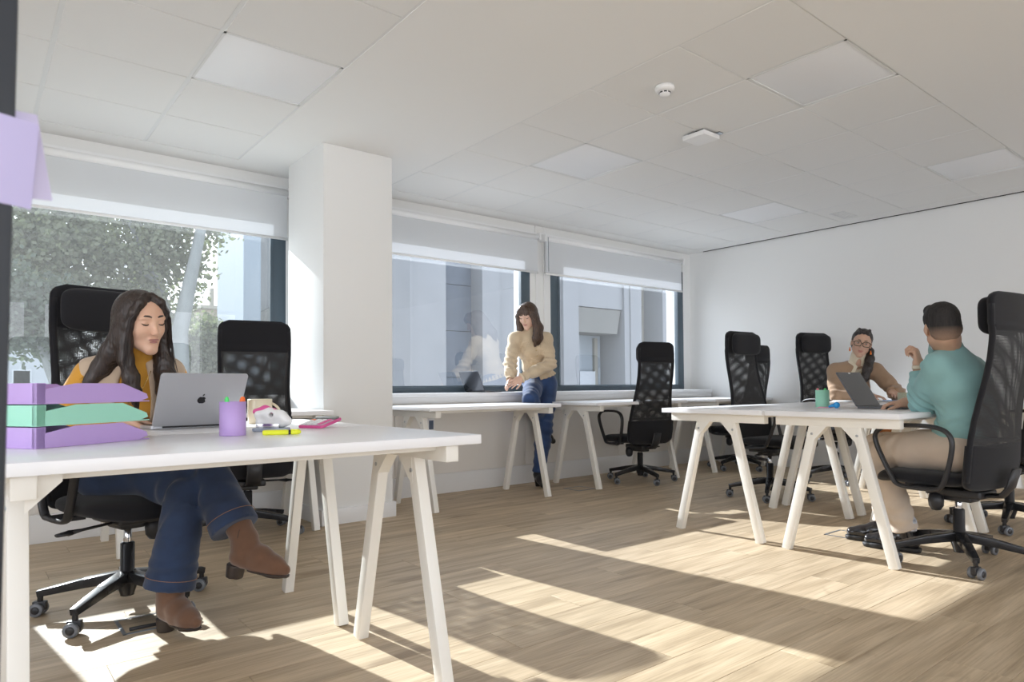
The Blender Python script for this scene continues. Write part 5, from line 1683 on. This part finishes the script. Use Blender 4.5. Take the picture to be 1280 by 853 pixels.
for i, (dx, dy, mt, nm) in enumerate(((-.016, .008, m_npink, 'pink'), (.006, -.008, m_green, 'green'), (-.002, .014, m_yel, 'yellow'))):
    highlighter((4.262 + dx, 2.128 + dy, ZD + .006), (R(4 * (1 if i % 2 else -1)), R(-6 + 6 * i), R(40 * i)), mt, nm + ' highlighter standing in the mint pen cup', grp='highlighters in the mint cup')
h_ = highlighter((.745, 2.075, ZD + .0068), (R(90), 0, R(0)), m_yel, 'yellow highlighter lying on the near desk by the hole punch')
h_.rotation_euler = (R(90), R(0), R(70)); h_.location = (.712, 2.112, ZD + .0072)
# mugs
def mug(loc, r, h, mt, label, ang):
    t = empty('mug', loc, rz=R(ang), label=label, cat='mug')
    MB().lathe([(0, 0), (r * .93, 0), (r * .97, .004), (r, h * .5), (r * 1.01, h - .002), (r * .985, h), (r * .95, h - .002), (r * .92, h * .5), (r * .88, .008), (0, .008)], 36).obj('cup', mt, t)
    pts = [(r * .97 + .030 * math.sin(PI * u) ** .8, 0, h * (.82 - .62 * u)) for u in [i / 12 for i in range(13)]]
    MB().tube(pts, [(.0055, .0042)] * 13, 10).obj('handle', mt, t)
    return t
mug((.945, 2.835, ZD), .048, .100, M('cream_glaze', (.66, .57, .42), .25), 'cream mug on the desk behind the lavender pen cup', -30)
mug((4.93, 1.90, ZD), .040, .085, M('olive_glaze', (.36, .36, .26), .35), 'olive stoneware mug beside the open laptop of the man in teal', 200)
# hole punch
t = empty('hole_punch', (.80, 2.285, ZD), rz=R(-36), label='white hole punch with a pink top on the near desk', cat='hole punch')
MB().prism(rrect(.115, .062, .014, 4), 0, .012).obj('base', M('smoke_plastic', (.30, .34, .42), .25), t, bevel=.003)
MB().box(-.046, .03, -.018, .018, .012, .026).obj('frame', m_chrome, t, bevel=.002)
S = SDF(); o_ = A3(.80, 2.285, ZD); Fh = np.array([[math.cos(R(-36)), -math.sin(R(-36)), 0], [math.sin(R(-36)), math.cos(R(-36)), 0], [0, 0, 1.]])
hp = lambda x, y, z: o_ + Fh @ A3(x, y, z)
S.chain([hp(-.040, 0, .056), hp(-.010, 0, .058), hp(.030, 0, .047), hp(.052, 0, .034)], [.017, .021, .021, .016], .012)
S.cone(hp(-.036, 0, .030), hp(.035, 0, .030), .016, .018, .01)
S.cone(hp(.004, -.05, .055), hp(.004, .05, .055), .0075, .0075, .003, 's')
me = S.mesh('handle', M('gloss_white', (.80, .80, .80), .2), .0025, 1)
co = np.empty(len(me.vertices) * 3, np.float32); me.vertices.foreach_get('co', co)
co = (co.reshape(-1, 3) - o_) @ Fh; me.vertices.foreach_set('co', co.astype(np.float32).ravel()); me.update()
hd = link_mesh('handle', me, t)
S = SDF(); S.chain([A3(-.052, 0, .066), A3(-.020, 0, .073), A3(.012, 0, .067)], [.010, .013, .009], .01)
me = S.mesh('handle_top', m_pink, .0025, 1); link_mesh('handle_top', me, t)
# calculator
t = empty('calculator', (1.005, 2.36, ZD), rz=R(-52), label='pink pocket calculator near the right end of the near desk', cat='calculator')
t.rotation_euler = (R(9), R(0), R(-52)); t.location.z = ZD + .0125
MB().prism(rrect(.100, .150, .014, 5), 0, .010).obj('case', m_pink, t, bevel=.003)
MB().prism(rrect(.086, .092, .006, 4, 0, -.022), .010, .0125).obj('face_plate', M('pale_grey_plate', (.58, .56, .62), .4), t, bevel=.001)
MB().prism(rrect(.084, .034, .004, 3, 0, .050), .010, .016).obj('display', M('lcd', (.16, .19, .18), .15), t, bevel=.001)
for r_ in range(5):
    for c_ in range(4):
        MB().prism(rrect(.0155, .0125, .003, 3, -.0315 + .021 * c_, -.060 + .0178 * r_), .0125, .0155).obj('key', m_orange if (r_, c_) == (4, 0) else m_pink if c_ == 3 else m_sill, t, bevel=.0006)
# right-hand desk: correction roller, note pad, folder, papers
t = empty('correction_roller', (4.05, 1.945, ZD), rz=R(-50), label='small blue correction roller lying beside the mint pen cup', cat='correction roller')
m_blue = M('sky_blue_plastic', (.03, .33, .75), .3)
MB().lathe([(0, -.007), (.016, -.007), (.019, 0), (.016, .007), (0, .007)], 22, (.008, 0, .019), 'y').obj('body', m_blue, t)
MB().tube([(0, 0, .018), (-.022, 0, .015), (-.038, 0, .008)], [(.006, .012), (.006, .009), (.004, .005)], 12, flat=(0, 1, 0)).obj('nose', m_blue, t)
t = empty('sticky_pad', (4.10, 2.03, ZD), rz=R(15), label='thin pink sticky pad in front of the mint pen cup', cat='sticky pad')
MB().box(-.036, .036, -.036, .036, 0, .005).obj('pad', M('pale_pink_paper', (.85, .42, .55), .7), t, bevel=.0006)
MB().box(-.034, .037, -.035, .0365, .005, .0054).obj('top_sheet', M('pale_pink_paper2', (.86, .50, .60), .7), t)
f_ = setp(MB().prism(rrect(.22, .30, .008, 4), 0, .006).obj('folder', M('blue_folder', (.14, .36, .72), .5), bevel=.001), 'light blue folder under the hand of the woman in the tan jacket', 'folder')
f_.location = (6.05, 2.32, ZD); f_.rotation_euler = (0, 0, R(35))
for i, (x, y, a, lb) in enumerate(((5.72, 2.60, 20, 'white sheet of paper on the desk by the forearm of the woman in tan'), (5.83, 2.45, -12, 'white sheet of paper nearest the laptop lid on the far desk'))):
    p_ = setp(MB().grid(10, 10, lambda u, v: ((u - .5) * .21, (v - .5) * .297, .003 + .006 * math.sin(3 * u + i) * v), True).obj('paper_sheet', M('white_paper', (.86, .88, .90), .7), fix=False), lb, 'paper', 'papers on the far desk')
    p_.location = (x, y, ZD + .001); p_.rotation_euler = (0, 0, R(a))
